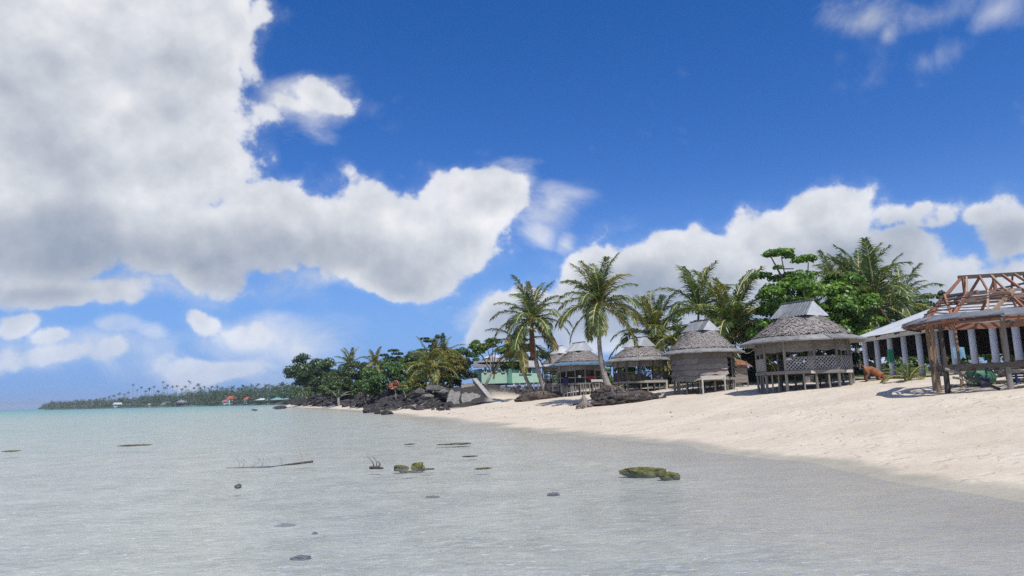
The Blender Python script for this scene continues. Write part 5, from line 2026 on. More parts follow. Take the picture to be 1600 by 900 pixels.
# hipped thatch and white cap
cc = at(771, 566, 98)
zr_ = at(771, 554.5, 98).z
zb_ = at(771, 566, 97).z
zm_ = at(771, 559.5, 98).z
mb = MB()
ring0 = [(cc.x + 2.35 * math.cos(t_), cc.y + 2.3 * math.sin(t_), zb_) for t_ in np.linspace(0, 2 * math.pi, 19)[:-1]]
ring1 = [(cc.x + 1.05 * math.cos(t_), cc.y + 1.0 * math.sin(t_), zm_ + .1) for t_ in np.linspace(0, 2 * math.pi, 19)[:-1]]
for i in range(18):
    mb.quad(ring0[i], ring0[(i + 1) % 18], ring1[(i + 1) % 18], ring1[i], 0, random.uniform(.4, .7))
mb.build('thatch', THATCH, gh)
mb = MB()
mb.add([(cc.x - 1.5, cc.y - 1.3, zm_ - .05), (cc.x + 1.3, cc.y - 1.3, zm_ - .05), (cc.x + 1.3, cc.y + 1.1, zm_), (cc.x - 1.5, cc.y + 1.1, zm_), (cc.x - .5, cc.y, zr_), (cc.x + .5, cc.y, zr_)],
       [(0, 1, 5, 4), (2, 3, 4, 5), (1, 2, 5), (3, 0, 4)])
mb.build('ridge_cap', TINW, gh)

# ------------------------------------------------------------------ root mounds, stump, washing and other small things
def mound(name, label, cat, c, rx, ry, h, mat, seed, roots=0, stones=0):
    c = Vector(c)
    t = thing(name, label, cat, c)
    bm = ico(4, seed, .30)
    for v in bm.verts:
        k = 1 + .16 * noise.noise(v.co * 7) + .10 * noise.noise(v.co * 15)
        v.co = Vector((v.co.x * rx * k, v.co.y * ry * k, v.co.z * h * k))
    me = bm_mesh(bm, 'soil', mat, False)
    o = bpy.data.objects.new('soil', me)
    COL.objects.link(o)
    o.parent = t
    rr = random.Random(seed)
    for k in range(stones):
        a = rr.uniform(math.pi * .95, math.pi * 2.05)
        f = rr.uniform(.55, 1.02)
        q = c + Vector((math.cos(a) * rx * f, math.sin(a) * ry * f, h * math.sqrt(max(0, 1 - f * f)) * .8 + rr.uniform(-.1, .08)))
        put('stone', ROCKS[rr.randrange(9)] if rr.random() < .85 else SR[0], t, Matrix.Translation(q) @ Matrix.Rotation(rr.uniform(0, 6), 4, 'Z') @ Matrix.Scale(rr.uniform(.12, .34), 4))
    for k in range(roots):
        a = rr.uniform(math.pi * .9, math.pi * 2.1)
        q0 = c + Vector((math.cos(a) * .15 + rr.uniform(-.1, .1), math.sin(a) * .15, h * 1.02))
        q2 = c + Vector((math.cos(a) * rx * rr.uniform(.35, 1.05), math.sin(a) * ry * rr.uniform(.5, 1.1), rr.uniform(-.1, .35) * h))
        q1 = q0.lerp(q2, .5) + Vector((0, -.1, h * .25))
        mb = MB()
        mb.tube([q0, q1, q2], [.035, .03, .012], 5)
        mb.build('root', ROOT, t, smooth=True)
    return t


pb = gpt(951, 50)
mound('rock_mound', 'dark mound of stones and roots under the lone tall palm', 'mound', (pb.x + .0, pb.y - .8, pb.z + .05), 1.25, 1.7, .95, SOIL, 5, roots=60, stones=95)
q = at(985, 622, 47.5)
mound('driftwood_heap', 'long low heap of dark roots and rubble beside the lone palm', 'heap', (q.x, q.y, gz(q.x, q.y)), 2.5, 1.5, .55, SOIL, 15, roots=90, stones=130)
q = gpt(845, 69)
mound('root_mound', 'dark undercut earth mound holding the twin palms', 'mound', (q.x + .1, q.y, q.z - .15), 2.6, 1.7, .85, SOIL, 25, roots=70, stones=45)
# bleached stump
q = at(913, 629, 46.5)
t = thing('tree_stump', 'bleached triangular stump standing on the sand before the rock mound', 'stump', (q.x, q.y, gz(q.x, q.y)))
mb = MB()
b0 = Vector((q.x, q.y, gz(q.x, q.y)))
mb.tube([b0 - Vector((0, 0, .2)), b0 + Vector((.0, 0, .12)), b0 + Vector((.02, 0, .45)), b0 + Vector((-.03, 0, .70)), b0 + Vector((.0, 0, .85))], [.36, .30, .20, .14, .06], 9)
mb.build('trunk', surf('bleached_stump_wood', (.20, .18, .155), (.36, .33, .29), 4, .9, .6, 14), t)
for k in range(6):
    a = k * 1.05 + .3
    mb = MB()
    mb.tube([b0 + Vector((math.cos(a) * .2, math.sin(a) * .2, .22)), b0 + Vector((math.cos(a) * .55, math.sin(a) * .5, .08)), b0 + Vector((math.cos(a) * .6, math.sin(a) * .55, -.08))], [.12, .08, .03], 6)
    mb.build('root', ROOT, t)
# driftwood
def drift(label, pts, rad, mat, cat='driftwood', branches=0, seed=0):
    P = [Vector(p) for p in pts]
    t = thing('driftwood', label, cat, P[0])
    rr = random.Random(seed)
    mb = MB()
    mb.tube(P, rad, 7)
    mb.build('stem', mat, t, smooth=True)
    for k in range(branches):
        s = rr.uniform(.15, .9)
        i = min(int(s * (len(P) - 1)), len(P) - 2)
        q = P[i].lerp(P[i + 1], s * (len(P) - 1) - i)
        d = Vector((rr.uniform(-.2, .2), rr.uniform(-.1, .1), rr.uniform(.10, .26)))
        mb = MB()
        mb.tube([q, q + d * .5 + Vector((.05, 0, 0)), q + d], [rad[0] * .35, rad[0] * .25, .004], 4)
        mb.build('twig', mat, t)
    return t


def onsand(px, py, dz=0.0):
    """where the sight line through a pixel meets the sand"""
    d = ray(px, py)
    lo = None
    for k in range(1, 900):
        Y = 3 * 1.012 ** k
        if Y > 140:
            break
        p = Vector((0, 0, EYE)) + d * (Y / d.y)
        if p.z <= gz(p.x, p.y):
            return Vector((p.x, p.y, gz(p.x, p.y) + dz))
    return at(px, py, 40)


a = at(963, 607, 48.6); b = at(977, 612, 48.2)
drift('pale bent branch sticking out of the heap beside the lone palm', [a, a.lerp(b, .5) + Vector((0, 0, -.05)), b], [.07, .06, .04], WOODL)
a = at(1034, 619, 46.2); b = at(1038, 614, 46.4)
drift('pale crooked branch at the end of the dark heap', [at(1030, 620, 46), a, b], [.08, .06, .02], WOODL, branches=2, seed=3)
a, b = onsand(862, 637, .03), onsand(874, 636, .03)
drift('thin stick lying flat on the sand below the twin palms', [a, b], [.05, .03], WOOD)
a, b = onsand(896, 634.5, .04), onsand(909, 631.5, .05)
drift('short dark stick beside the bleached stump', [a, b], [.07, .04], WOODD)

# washing on the blue-eaved hut's rail
def cloth(name, label, al0, al1, z1, z0, colr, seed, hut=h5, f=.752):
    mb = MB()
    rr = random.Random(seed)
    n, m_ = 10, 7
    grid = []
    for i in range(n + 1):
        for j in range(m_ + 1):
            al = al0 + (al1 - al0) * i / n
            z = z1 + (z0 - z1) * j / m_
            w = .02 * math.sin(i * 1.7 + seed) * (j / m_) + rr.uniform(-.006, .006)
            q = hut.P(al, z + .03 * math.sin(i * .8) * (j / m_), f + w / 3)
            grid.append(q)
    mb.add(grid, [(i * (m_ + 1) + j, (i + 1) * (m_ + 1) + j, (i + 1) * (m_ + 1) + j + 1, i * (m_ + 1) + j + 1) for i in range(n) for j in range(m_)])
    mat = surf(name + '_fabric', tuple(c * .85 for c in colr), colr, 4, .9, .1, 30)
    o = mb.build(name, mat, None, smooth=True, loc=tuple(grid[0]))
    md = o.modifiers.new('thickness', 'SOLIDIFY')
    md.thickness = .012
    set_tags(o, label, 'laundry')


cloth('towel', 'navy blue towel hanging on the rail of the blue-eaved hut', -46, -30, 3.08, 2.28, (.02, .028, .10), 1)
cloth('towel', 'red cloth folded over the rail of the blue-eaved hut', 18, 30, 3.10, 2.75, (.42, .03, .05), 2)
cloth('towel', 'white sheet hanging at the end of the blue-eaved hut rail', 62, 76, 3.05, 2.35, (.72, .72, .76), 3, f=.79)
cloth('towel', 'small white cloth on the middle of the rail', -4, 2, 3.2, 2.98, (.75, .75, .75), 4)

# loose things beneath the unfinished hut
def log(label, px0, py0, px1, py1, Y0, Y1, r_, mat, cat='branch'):
    a, b = at(px0, py0, Y0), at(px1, py1, Y1)
    a.z, b.z = max(a.z, gz(a.x, a.y) + .03), max(b.z, gz(b.x, b.y) + .03)
    mid = a.lerp(b, .5) + Vector((0, 0, .06))
    t = thing('branch', label, cat, a)
    mb = MB()
    mb.tube([a, a.lerp(mid, .5), mid, mid.lerp(b, .5), b], [r_, r_ * .95, r_ * .85, r_ * .8, r_ * .6], 7)
    mb.build('stem', mat, t, smooth=True)
    for s in (.35, .7):
        q = a.lerp(b, s)
        mb = MB()
        mb.tube([q, q + Vector((.15, .05, .14)), q + Vector((.32, .05, .2))], [r_ * .5, r_ * .35, .006], 5)
        mb.build('twig', mat, t)


log('grey branch slanting from floor level under the unfinished hut', 1478, 577, 1522, 594, 23.5, 24.2, .05, WOOD)
log('pale forked branch lying under the middle of the unfinished hut', 1490, 590, 1520, 600, 24.0, 25.5, .045, WOODL)
log('long thin pole lying in the shade under the unfinished hut', 1480, 605, 1570, 601, 25.2, 25.8, .035, WOODD, 'pole')
log('weathered pole lying at the right under the unfinished hut', 1556, 597, 1640, 604, 25.5, 24.5, .06, WOOD, 'pole')

DRUMG = surf('dark_green_plastic', (.03, .11, .07), (.05, .16, .10), 3, .5, .1, 10)
q = at(1531, 585, 26.6)
t = thing('barrel', 'dark green barrel lying behind the front post of the unfinished hut', 'barrel', (q.x, q.y, gz(q.x, q.y)))
mb = MB()
ax = Vector((.9, .4, 0)).normalized()
c0 = Vector((q.x, q.y, gz(q.x, q.y) + .32))
mb.tube([c0 - ax * .5, c0 - ax * .47, c0 - ax * .2, c0 - ax * .17, c0 + ax * .17, c0 + ax * .2, c0 + ax * .47, c0 + ax * .5], [.27, .31, .31, .33, .33, .31, .31, .27], 18)
mb.build('drum_body', DRUMG, t, smooth=True)
mb = MB()
mb.tube([c0 + ax * .5 + Vector((0, 0, .12)), c0 + ax * .53 + Vector((0, 0, .12))], [.05, .05], 10)
mb.build('bung', WOODD, t)
q = at(1539, 599, 25.4)
t = thing('bucket', 'dark blue bucket beside the front post of the unfinished hut', 'bucket', (q.x, q.y, gz(q.x, q.y)))
z0 = gz(q.x, q.y)
BLUE = surf('dark_blue_plastic', (.015, .03, .10), (.03, .05, .15), 3, .45, .05, 10)
mb = MB()
mb.tube([(q.x, q.y, z0), (q.x, q.y, z0 + .32), (q.x, q.y, z0 + .34)], [.15, .19, .205], 16)
mb.build('pail', BLUE, t, smooth=True)
mb = MB()
mb.tube([(q.x - .19, q.y, z0 + .32), (q.x - .1, q.y - .1, z0 + .45), (q.x + .1, q.y - .1, z0 + .45), (q.x + .19, q.y, z0 + .32)], .008, 5)
mb.build('handle', WOODL, t)
q = at(1596, 598, 25.2)
z0 = gz(q.x, q.y)
t = thing('crate', 'blue plastic crate at the edge of the picture under the unfinished hut', 'crate', (q.x, q.y, z0))
for j in range(4):
    for (dx, dy, sx, sy) in ((0, -.2, .6, .03), (0, .2, .6, .03), (-.3, 0, .03, .43), (.3, 0, .03, .43)):
        mb = MB()
        mb.box((q.x + dx, q.y + dy, z0 + .06 + j * .09), (sx, sy, .06))
        mb.build('slat', BLUE, t)
for dx in (-.29, .29):
    for dy in (-.19, .19):
        mb = MB()
        mb.box((q.x + dx, q.y + dy, z0 + .18), (.06, .06, .36))
        mb.build('corner_post', BLUE, t)
q = at(1577, 594, 28)
o = put('boulder', rock_mesh(391, GREYROCK, (1.4, .9, .6), 24), None, Matrix.Translation((q.x, q.y, gz(q.x, q.y) + .1)) @ Matrix.Scale(.42, 4))
set_tags(o, 'grey stone on the sand behind the unfinished hut', 'boulder')
# white tabletop and bench in front of the pavilion
q0 = at(1572, 579, 29)
t = thing('bench', 'pale low bench in the shade between unfinished hut and pavilion', 'bench', (q0.x, q0.y, gz(q0.x, q0.y)))
zb = q0.z
stick('seat', WHITEP, t, (q0.x - 1.3, q0.y, zb), (q0.x + 1.6, q0.y - .4, zb), .32, .05)
for dx in (-1.1, .1, 1.4):
    stick('leg', WHITEP, t, (q0.x + dx, q0.y - .1, gz(q0.x + dx, q0.y) - .1), (q0.x + dx, q0.y - .1, zb), .08, .08)
# cloths and things hung inside the pavilion
for k, (px, py, Y, w, h, colr, lab) in enumerate(((1498, 551, 34, .55, .55, (.30, .55, .75), 'light blue shirt hanging between the pavilion columns'),
                                                 (1391, 556, 42, .35, .8, (.05, .30, .16), 'green cloth hanging inside the far end of the pavilion'),
                                                 (1456, 555, 38, .12, .35, (.7, .7, .72), 'small white cloth hanging by a pavilion column'))):
    c = at(px, py, Y)
    mb = MB()
    n = 8
    top, bot = [], []
    for i in range(n + 1):
        x = c.x + w * (i / n - .5)
        top.append((x, c.y + .02 * math.sin(i * 2), c.z + h / 2 - .05 * abs(i / n - .5)))
        bot.append((x + .03, c.y + .05 * math.sin(i * 1.6 + k), c.z - h / 2 + .06 * math.sin(i * 2.3)))
    mb.add(top + bot, [(i, i + 1, n + 2 + i, n + 1 + i) for i in range(n)])
    o = mb.build('shirt' if k == 0 else 'cloth', surf('hung_cloth_%d' % k, tuple(v * .85 for v in colr), colr, 4, .9, .1, 20), None, loc=tuple(c))
    o.modifiers.new('thickness', 'SOLIDIFY').thickness = .012
    set_tags(o, lab, 'laundry')

# ------------------------------------------------------------------ the dog, hindquarters up and chest to the sand
def skin_body(name, verts, edges, radii, mat, parent, root=0, sub=2):
    me = bpy.data.meshes.new(name)
    me.from_pydata([tuple(v) for v in verts], edges, [])
    o = bpy.data.objects.new(name, me)
    COL.objects.link(o)
    o.parent = parent
    bm = bmesh.new()
    bm.from_mesh(me)
    lay = bm.verts.layers.skin.verify()
    bm.verts.ensure_lookup_table()
    for i, v in enumerate(bm.verts):
        r_ = radii[i]
        v[lay].radius = r_ if hasattr(r_, '__len__') else (r_, r_)
        v[lay].use_root = (i == root)
    bm.to_mesh(me)
    bm.free()
    md = o.modifiers.new('skin', 'SKIN')
    md.use_smooth_shade = True
    o.modifiers.new('sub', 'SUBSURF').levels = sub
    o.modifiers['sub'].render_levels = sub
    me.materials.append(mat)
    return o


dq = onsand(1364, 596.5)
dog = thing('dog', 'reddish brown dog bowing nose down on the sand by the pavilion', 'dog', dq)
FUR = surf('reddish_brown_fur', (.20, .075, .035), (.34, .15, .07), 5, .85, .5, 60, rand=0)
# local axes: x to the picture's right (dog's front), y away, z up
dv = [(-.28, 0, .56), (-.08, 0, .52), (.14, 0, .41), (.32, 0, .29), (.42, 0, .24), (.52, 0, .19), (.62, 0, .12),   # rump .. chest, neck, head, muzzle
      (-.30, -.11, .46), (-.22, -.13, .30), (-.36, -.13, .17), (-.33, -.13, .02), (-.26, -.13, .01),                # near hind leg
      (-.30, .11, .46), (-.20, .13, .30), (-.34, .13, .17), (-.31, .13, .02), (-.24, .13, .01),                      # far hind leg
      (.28, -.11, .20), (.24, -.13, .06), (.44, -.14, .03), (.56, -.14, .02),                                        # near foreleg stretched out
      (.28, .11, .20), (.24, .13, .06), (.44, .14, .03), (.58, .14, .02),
      (-.36, 0, .62), (-.46, 0, .70), (-.50, 0, .80),                                                                # tail
      (.49, -.075, .27), (.50, -.11, .25), (.49, .075, .27), (.50, .11, .25)]
de = [(0, 1), (1, 2), (2, 3), (3, 4), (4, 5), (5, 6), (0, 7), (7, 8), (8, 9), (9, 10), (10, 11), (0, 12), (12, 13), (13, 14), (14, 15), (15, 16),
      (3, 17), (17, 18), (18, 19), (19, 20), (3, 21), (21, 22), (22, 23), (23, 24), (0, 25), (25, 26), (26, 27), (5, 28), (28, 29), (5, 30), (30, 31)]
dr_ = [.17, .175, .19, .18, .12, .095, .045, .10, .07, .038, .032, .028, .10, .07, .038, .032, .028, .075, .045, .036, .03, .075, .045, .036, .03, .035, .026, .014, .035, .016, .035, .016]
skin_body('body', dv, de, dr_, FUR, dog)
dog.rotation_euler = (0, 0, R(-8))
dog.scale = (1.0, 1.25, 1.12)

# ------------------------------------------------------------------ things in the shallows
MOSS = surf('mossy_rock', (.06, .065, .025), (.15, .15, .055), 5, .9, .8, 18, rand=.1, c3=(.085, .075, .05), bdist=.03)


def mossrock(px, py, sx, sy, sz, label, seed, mat=MOSS, zoff=.02, yaw=0.0, float_=False):
    q = atz(px, py, 0)
    bm = ico(3, seed, .42)
    bed = gz(q.x, q.y)
    if zoff < -.1:
        zoff = bed
    for v in bm.verts:
        # the top stands as seen, the foot reaches the sea floor
        lowz = v.co.z * (.02 if float_ else min(max(sz, zoff - bed + .06), max(sz, sx * .9)))
        k = 1.0 if v.co.z > 0 or float_ else 1.0 - .35 * v.co.z
        v.co = Vector((v.co.x * sx * k, v.co.y * sy * k, v.co.z * sz if v.co.z > 0 else lowz))
    me = bm_mesh(bm, 'mossy_rock', mat)
    o = put('floating_weed' if float_ else 'mossy_rock', me, None, Matrix.Translation((q.x, q.y, zoff)) @ Matrix.Rotation(yaw, 4, 'Z'))
    set_tags(o, label, 'seaweed' if float_ else 'rock')
    return o


WEED = surf('dark_seaweed', (.05, .05, .025), (.13, .115, .06), 5, .8, .6, 18)
mossrock(1005, 738, .36, .17, .075, 'long mossy green rock breaking the water near the beach', 4, zoff=.03, yaw=-.3)
mossrock(1046, 743, .17, .10, .06, 'low dark end of the long mossy rock', 8, zoff=.01)
mossrock(653, 729.5, .13, .10, .08, 'rounded mossy stone beside a smaller green one in the shallows', 12, zoff=.02)
mossrock(626, 730.5, .14, .09, .05, 'small flat green stone left of the rounded mossy stone', 16, zoff=.01)
DARKST = surf('dark_wet_stone', (.05, .05, .05), (.12, .115, .10), 5, .5, .6, 14)
mossrock(372, 761, .055, .045, .035, 'small dark stone just breaking the water surface', 20, DARKST)
mossrock(718, 694, .36, .2, .05, 'dark raft of weed afloat beyond the mossy stones', 24, WEED, .0, float_=True)
mossrock(698, 694.5, .3, .12, .025, 'thin dark strip of weed left of the dark raft', 28, WEED, .0, float_=True)
mossrock(210, 696, .6, .3, .04, 'long thin weed raft afloat off to the sea side', 32, WEED, .0, float_=True)
mossrock(18, 705, .3, .2, .03, 'tiny dark weed patch at the seaward edge of the picture', 36, WEED, .0, float_=True)
mossrock(865, 763, .10, .08, .05, 'submerged grey stone below the mossy rocks', 40, GREYROCK, -.20)
mossrock(472, 855, .12, .07, .035, 'submerged dark coral lump in the foreground shallows', 44, DARKST, -.22)
mossrock(492, 819, .04, .03, .03, 'little dark pebble under the foreground water', 48, DARKST, -.20)
mossrock(676, 764, .12, .06, .03, 'slender submerged stone with blue-grey tint', 52, GREYROCK, -.15)
mossrock(448, 806, .16, .07, .03, 'pale flat stone under the water left of the coral lump', 56, GREYROCK, -.22)

k = 0
for (px, py, w, lab) in ((735, 713, .2, 'weed strip between raft and mossy rock'), (755, 732, .18, 'weed wisps right of the rounded mossy stone'),
                         (668, 733, .14, 'dark weed scraps at the foot of the rounded mossy stone'), (640, 737, .14, 'dark weed scraps below the flat green stone'), 
                         
                         (640, 694, .2, 'weed strip near the thin dark strip'), ):
    k += 1
    mossrock(px, py, w, w * .28, .02, lab, 400 + k, WEED, 0.0, yaw=.1 * k, float_=True)
# floating branch with upright twigs
P = [atz(x, y, 0) for x, y in ((352, 730), (385, 729), (420, 728.5), (455, 726), (489, 723.5))]
for i, p in enumerate(P):
    p.z = -.02 + .03 * (i >= 3) + .03 * (i == 4)
drift('dark waterlogged branch with upright twigs lying in the shallows', P, [.008, .014, .02, .024, .03], WOODD, 'branch', branches=11, seed=8)
P = [atz(x, y, 0) for x, y in ((577, 732.5), (588, 732), (598, 733))]
for p in P:
    p.z = .02
drift('small dark twig cluster poking out of the water by the green stones', P, [.03, .035, .02], WOODD, 'branch', branches=5, seed=9)

# pebble drift and scattered litter on the sand
rs = np.random.RandomState(41)
mb = MB()
for i in range(4200):
    if i < 1100:
        px = rs.normal(1010, 45)
        py = 676 + (px - 1010) * .09 + rs.normal(0, 5)
    else:
        px = rs.uniform(800, 1600)
        py = rs.uniform(630, 745)
    sh_y = np.interp(px, [640, 720, 800, 900, 1000, 1100, 1200, 1300, 1400, 1500, 1600], [648, 659, 669, 680, 690, 702, 716, 733, 751, 768, 786])
    if py > sh_y - (7 + (py - 650) * .16) or px < 650:
        continue
    q = atz(px, py, .55 if i >= 1100 else .35)
    if i > 2600:
        # tide wrack: broken lines that follow the waterline
        kk = int(rs.randint(4, len(SH) - 13))
        a_, b_ = Vector((*SH[kk], 0)), Vector((*SH[kk + 1], 0))
        e_ = (b_ - a_).normalized()
        q = a_.lerp(b_, rs.rand()) + Vector((e_.y, -e_.x, 0)) * (rs.choice([2.6, 5.2, 6.0]) + rs.normal(0, .22))
    q.z = gz(q.x, q.y)
    if q.z < .13:
        continue
    r_ = rs.uniform(.005, .014) * (1.9 if rs.rand() < .06 else 1) * max(1.0, q.y / 16)
    a = rs.uniform(0, 6.28)
    pts = [(q.x + r_ * 1.4 * math.cos(a + t_) * rs.uniform(.7, 1.2), q.y + r_ * math.sin(a + t_) * rs.uniform(.7, 1.2), q.z - .01) for t_ in (0, 1.57, 3.14, 4.71)]
    tp = (q.x, q.y, q.z + r_ * .8)
    mb.add(pts + [tp], [(0, 1, 4), (1, 2, 4), (2, 3, 4), (3, 0, 4)], 0, rs.rand())
o = mb.build('pebbles', surf('dark_coral_pebbles', (.12, .10, .085), (.34, .29, .24), 9, .9, .2, 20, shade_amt=.5, world=True), None)
set_tags(o, 'scattered dark pebbles and coral bits on the sand', 'pebbles', kind='stuff')

# ------------------------------------------------------------------ far shore across the bay
FS = [(66, 1180), (110, 1080), (160, 980), (210, 900), (260, 820), (310, 740), (360, 660), (410, 590), (455, 530), (520, 480), (600, 450)]
FSW = []
for x, Y in FS:
    d = ray(x, 640)
    FSW.append(Vector((d.x / d.y * Y, Y, 0)))
mb = MB()
sec = [(-1.5, -.4), (0, .5), (5, 1.6), (25, 2.4), (110, 4.0), (300, 6.0)]
grid = []
nsub = 8
line = []
for i in range(len(FSW) - 1):
    for k in range(nsub):
        line.append(FSW[i].lerp(FSW[i + 1], k / nsub))
line.append(FSW[-1])
rr = random.Random(2)
for i, p in enumerate(line):
    inl = Vector((.75, .66, 0)).normalized()
    o_ = rr.uniform(-4, 4)
    grid.append([p + inl * (dd_ + o_) + Vector((0, 0, zz + rr.uniform(-.15, .25) * (j > 0))) for j, (dd_, zz) in enumerate(sec)])
n_, m_ = len(grid), len(sec)
mb.add([q for row in grid for q in row], [(i * m_ + j, i * m_ + j + 1, (i + 1) * m_ + j + 1, (i + 1) * m_ + j) for i in range(n_ - 1) for j in range(m_ - 1)])
fl = mb.build('headland', surf('dark_shore_earth', (.05, .048, .045), (.12, .11, .09), .3, .95, .3, 1, world=True), None)
set_tags(fl, 'low dark headland closing the bay', kind='structure')


def far_pt(px, back=0.0):
    """a point on the far shore at a picture bearing, some metres behind the waterline"""
    xs = [a for a, b in FS]
    Y = np.interp(px, xs, [b for a, b in FS])
    d = ray(px, 640)
    k = (Y + back) / Y
    return Vector((d.x / d.y * Y * k, Y * k, 1.2 + back * .03))


# the wood that reads as one mass
rs = np.random.RandomState(8)
cl = []
for k in range(620):
    px = rs.uniform(66, 560)
    back = rs.uniform(12, 150)
    h = np.interp(px, [66, 95, 110, 200, 280, 420, 560], [7, 10.5, 8, 10.5, 13.5, 12, 12]) * rs.uniform(.45, 1.0) + back * .02
    p = far_pt(px, back)
    r_ = rs.uniform(2.5, 5.0)
    cl.append((np.array((p.x, p.y, p.z + h * .5)), (r_, r_, h * .55)))
    if k % 2:
        p = far_pt(px + rs.uniform(-6, 6), rs.uniform(8, 30))
        cl.append((np.array((p.x, p.y, p.z + .9)), (r_ * 1.2, r_, 2.0)))
V, F, sh = leaf_cloud(cl, 64000, 1.5, rs, up=.7, low=-.6)
fo = obj_np('woods', mesh_np('woods', V, F, sh, LEAFD), None)
set_tags(fo, 'dark green wood covering the far headland', 'woods', kind='stuff')


# small palms standing clear of the wood: trunk and a ragged head of fronds
def far_palm_meshes(seed):
    rr = random.Random(seed)
    mb = MB()
    for k in range(15):
        a = 2 * math.pi * k / 15 + rr.uniform(-.3, .3)
        e = rr.choice([.9, .5, .2, -.2, -.5])
        L = rr.uniform(2.9, 4.0)
        q0 = Vector((0, 0, 0))
        d = Vector((math.cos(a), math.sin(a), 0))
        q1 = d * L * .5 * math.cos(e) + Vector((0, 0, L * .5 * math.sin(e) + .2))
        q2 = d * L * .95 * math.cos(e) + Vector((0, 0, L * .9 * math.sin(e) - .9))
        s = Vector((-d.y, d.x, 0))
        sh = rr.uniform(0, .7)
        for sg in (1, -1):
            dn = Vector((0, 0, -.3))
            mb.quad(q0, q1, q1 + s * .55 * sg + dn, q0 + s * .1 * sg, 0, sh)
            mb.add([q1, q2, q1 + s * .55 * sg + dn], [(0, 1, 2)], 0, sh)
    crown = mb.mesh('crown', FROND)
    mb = MB()
    mb.tube([(0, 0, 0), (.15, 0, .5), (0, 0, 1)], [.22, .17, .14], 5)
    return crown, mb.mesh('trunk', TRUNKG)


FP = [far_palm_meshes(i) for i in range(5)]
spots = [(206, 601), (219, 605), (253, 597), (260, 602), (232, 608), (246, 611), (268, 604), (275, 603), (288, 604), (294, 597), (302, 606), (311, 606), (185, 615), (193, 616), (170, 620),
         (330, 604), (338, 604), (345, 606), (363, 605), (379, 604), (385, 604), (392, 602), (402, 601), (415, 602), (424, 604), (438, 600), (442, 599), (457, 600), (308, 601), (318, 605), (162, 622), (150, 624),
         (140, 625), (118, 626), (213, 610), (239, 604), (226, 611), (283, 608), (372, 607), (352, 608), (430, 606), (449, 605), (199, 613), (256, 606), (325, 608), (398, 606), (410, 607), (177, 618), (131, 627), (468, 602)]
for k, (px, py) in enumerate(spots):
    back = rs.uniform(25, 90)
    b = far_pt(px, back)
    top = at(px, py, b.y)
    t = thing('coconut_palm', 'small dark coconut palm standing above the far shore woods', 'palm', b, 'coconut palms on the far shore')
    cm, tm = FP[k % 5]
    h = top.z - b.z
    put('trunk', tm, t, Matrix.Translation(b) @ Matrix.Diagonal((1, 1, h, 1)))
    put('crown', cm, t, Matrix.Translation((b.x, b.y, top.z)) @ Matrix.Rotation(rs.uniform(0, 6), 4, 'Z') @ Matrix.Scale(rs.uniform(.8, 1.1), 4))

# buildings on the far shore
def far_house(label, px, w, d_, h, rh, wallm, roofm, back=6, hip=.3, roofh_over=.8, rot=.75, name='house', open_=False):
    b = far_pt(px, back)
    t = thing(name, label, 'house', b)
    rm = Matrix.Rotation(rot, 3, 'Z')

    def W(x, y, z):
        return b + rm @ Vector((x, y, z))
    if open_:
        for x in (-w / 2, -w / 6, w / 6, w / 2):
            for y in (-d_ / 2, d_ / 2):
                stick('post', wallm, t, W(x, y, -.5), W(x, y, h), .25, .25)
        mb = MB()
        mb.add([W(-w / 2, d_ / 2 - .2, 0), W(w / 2, d_ / 2 - .2, 0), W(w / 2, d_ / 2 - .2, h * .5), W(-w / 2, d_ / 2 - .2, h * .5)], [(0, 1, 2, 3)])
        mb.build('back_wall', DARKIN, t)
    else:
        mb = MB()
        mb.box(W(0, 0, h / 2 - .3), (w, d_, h + .6), rm)
        mb.build('wall', wallm, t)
        for k in range(3):
            mb = MB()
            mb.box(W(-w / 3 + k * w / 3, -d_ / 2 - .02, h * .55), (w * .16, .08, h * .4), rm)
            mb.build('window' if k != 1 else 'door', GLASSD, t)
    mb = MB()
    o = roofh_over
    c = [W(-w / 2 - o, -d_ / 2 - o, h), W(w / 2 + o, -d_ / 2 - o, h), W(w / 2 + o, d_ / 2 + o, h), W(-w / 2 - o, d_ / 2 + o, h)]
    r0, r1 = W(-w / 2 * hip, 0, h + rh), W(w / 2 * hip, 0, h + rh)
    mb.add(c + [r0, r1], [(0, 1, 5, 4), (2, 3, 4, 5), (1, 2, 5), (3, 0, 4), (3, 2, 1, 0)])
    mb.build('roof', roofm, t)
    return t


RED = surf('red_painted_roof', (.42, .07, .045), (.55, .12, .08), .8, .7, .1, 3, rand=.05)
TEAL = surf('teal_roof', (.14, .30, .32), (.19, .36, .38), .8, .6, .1, 3, rand=.05)
PALEG = surf('pale_green_roof', (.42, .56, .50), (.50, .63, .58), .8, .6, .1, 3, rand=.05)
CREAM = surf('cream_wall', (.55, .52, .46), (.66, .63, .57), .8, .8, .1, 3, rand=.05)
far_house('long white-roofed building on the far shore', 183, 9.5, 7, 3.2, 2.6, CREAM, TINW, hip=.9, back=8)
far_house('tiny white-roofed hut on the far shore', 233, 3.0, 3, 1.8, 1.2, CREAM, TINW, hip=.2, back=5)
far_house('open hut with pale grey pyramid roof on the far shore', 283, 8.5, 7, 3.2, 2.8, WOODD, TIN, hip=.2, back=6, open_=True)
far_house('large white house with red roof on the far shore', 363, 9, 7, 4.6, 2.2, WHITEP, RED, hip=.8, back=14)
far_house('small white house with red roof beside the large one', 352, 4.5, 4, 2.2, 1.6, WHITEP, RED, hip=.6, back=5)
far_house('red-roofed house half hidden by trees on the far shore', 388, 6.5, 5, 3.2, 2.0, CREAM, RED, hip=.6, back=14)
far_house('open hut with pale green roof near the red house', 409, 8.0, 7, 2.4, 1.5, WOODD, PALEG, hip=.25, back=4, open_=True)
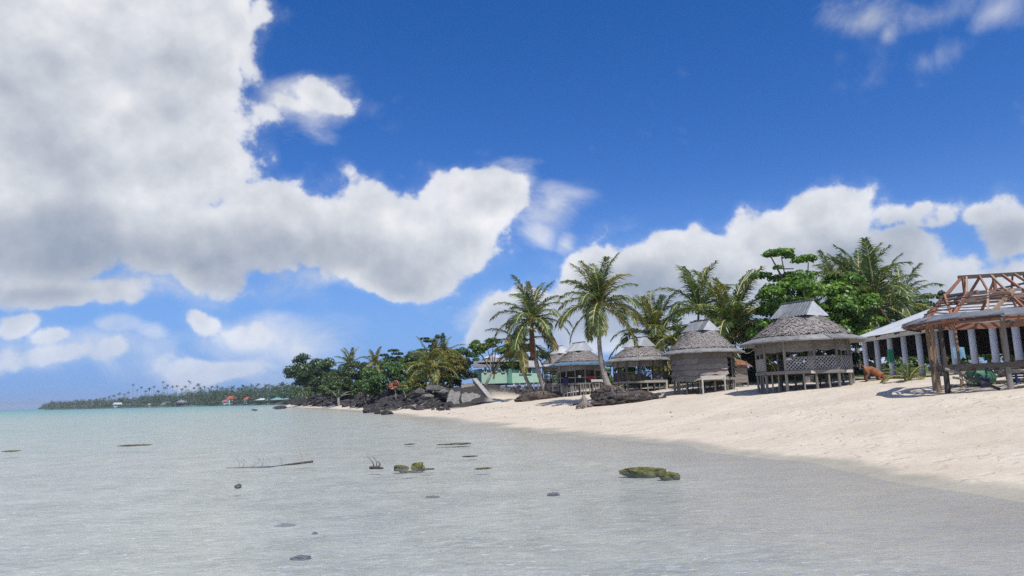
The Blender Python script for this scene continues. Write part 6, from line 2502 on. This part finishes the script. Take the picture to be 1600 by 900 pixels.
far_house('open hut with dull teal roof nearest the rocky point', 433, 8.2, 7, 2.2, 1.7, WOODD, TEAL, hip=.25, back=2, open_=True)
far_house('small pale green roof beside the teal-roofed hut', 448, 4.0, 4, 2.2, .8, WOODD, PALEG, hip=.4, back=8)
far_house('low pale shed between the boats and the white hut', 255, 4.5, 3, 1.6, .8, CONC, CONC, hip=.6, back=4)


def boat(label, px, L, mat):
    b = far_pt(px, -8)
    b.z = 0
    t = thing('boat', label, 'boat', b)
    rm = Matrix.Rotation(.35, 3, 'Z')
    sects = [(-.5, .75, .6), (-.3, 1.0, .62), (0, 1.05, .66), (.3, .8, .8), (.5, .06, 1.05)]
    mb = MB()
    vs, fs = [], []
    for (s, w, z) in sects:
        hw = w * L * .13
        for (yy, zz) in ((-hw, z), (-hw * .7, .05), (0, -.15), (hw * .7, .05), (hw, z)):
            vs.append(b + rm @ Vector((s * L, yy, zz)))
    for i in range(4):
        for j in range(4):
            fs.append((i * 5 + j, (i + 1) * 5 + j, (i + 1) * 5 + j + 1, i * 5 + j + 1))
    fs.append((0, 1, 2, 3, 4))
    mb.add(vs, fs)
    mb.build('hull', mat, t)
    for s in (-.2, .1):
        stick('thwart', WOODL, t, b + rm @ Vector((s * L, -L * .11, .5)), b + rm @ Vector((s * L, L * .11, .5)), .3, .06)
    mb = MB()
    mb.box(b + rm @ Vector((-.05 * L, 0, 1.5)), (L * .3, L * .16, .08), rm)
    cab = mb.build('canopy', mat, t)
    for sx in (-.18, .08):
        for sy in (-.07, .07):
            stick('canopy_post', WOODL, cab, b + rm @ Vector((sx * L, sy * L, .5)), b + rm @ Vector((sx * L, sy * L, 1.5)), .08, .08)


boat('white boat with a canopy moored by the far shore', 252.5, 8.5, WHITEP)
boat('low white boat moored right of the canopied one', 299, 9.5, WHITEP)

# ------------------------------------------------------------------ the air
mb = MB()
mb.box((0, 0, 14), (13400, 13400, 60))
hm, n, out = new_mat('sea_air')
pv_ = n.node('ShaderNodeVolumePrincipled')
pv_.inputs['Color'].default_value = (.86, .92, 1.0, 1)
pv_.inputs['Density'].default_value = .00020
pv_.inputs['Anisotropy'].default_value = .2
n.put(out.inputs['Volume'], pv_.outputs[0])
hz = mb.build('haze', hm, None)
set_tags(hz, 'thin bluish sea haze over the whole bay', 'haze', kind='stuff')
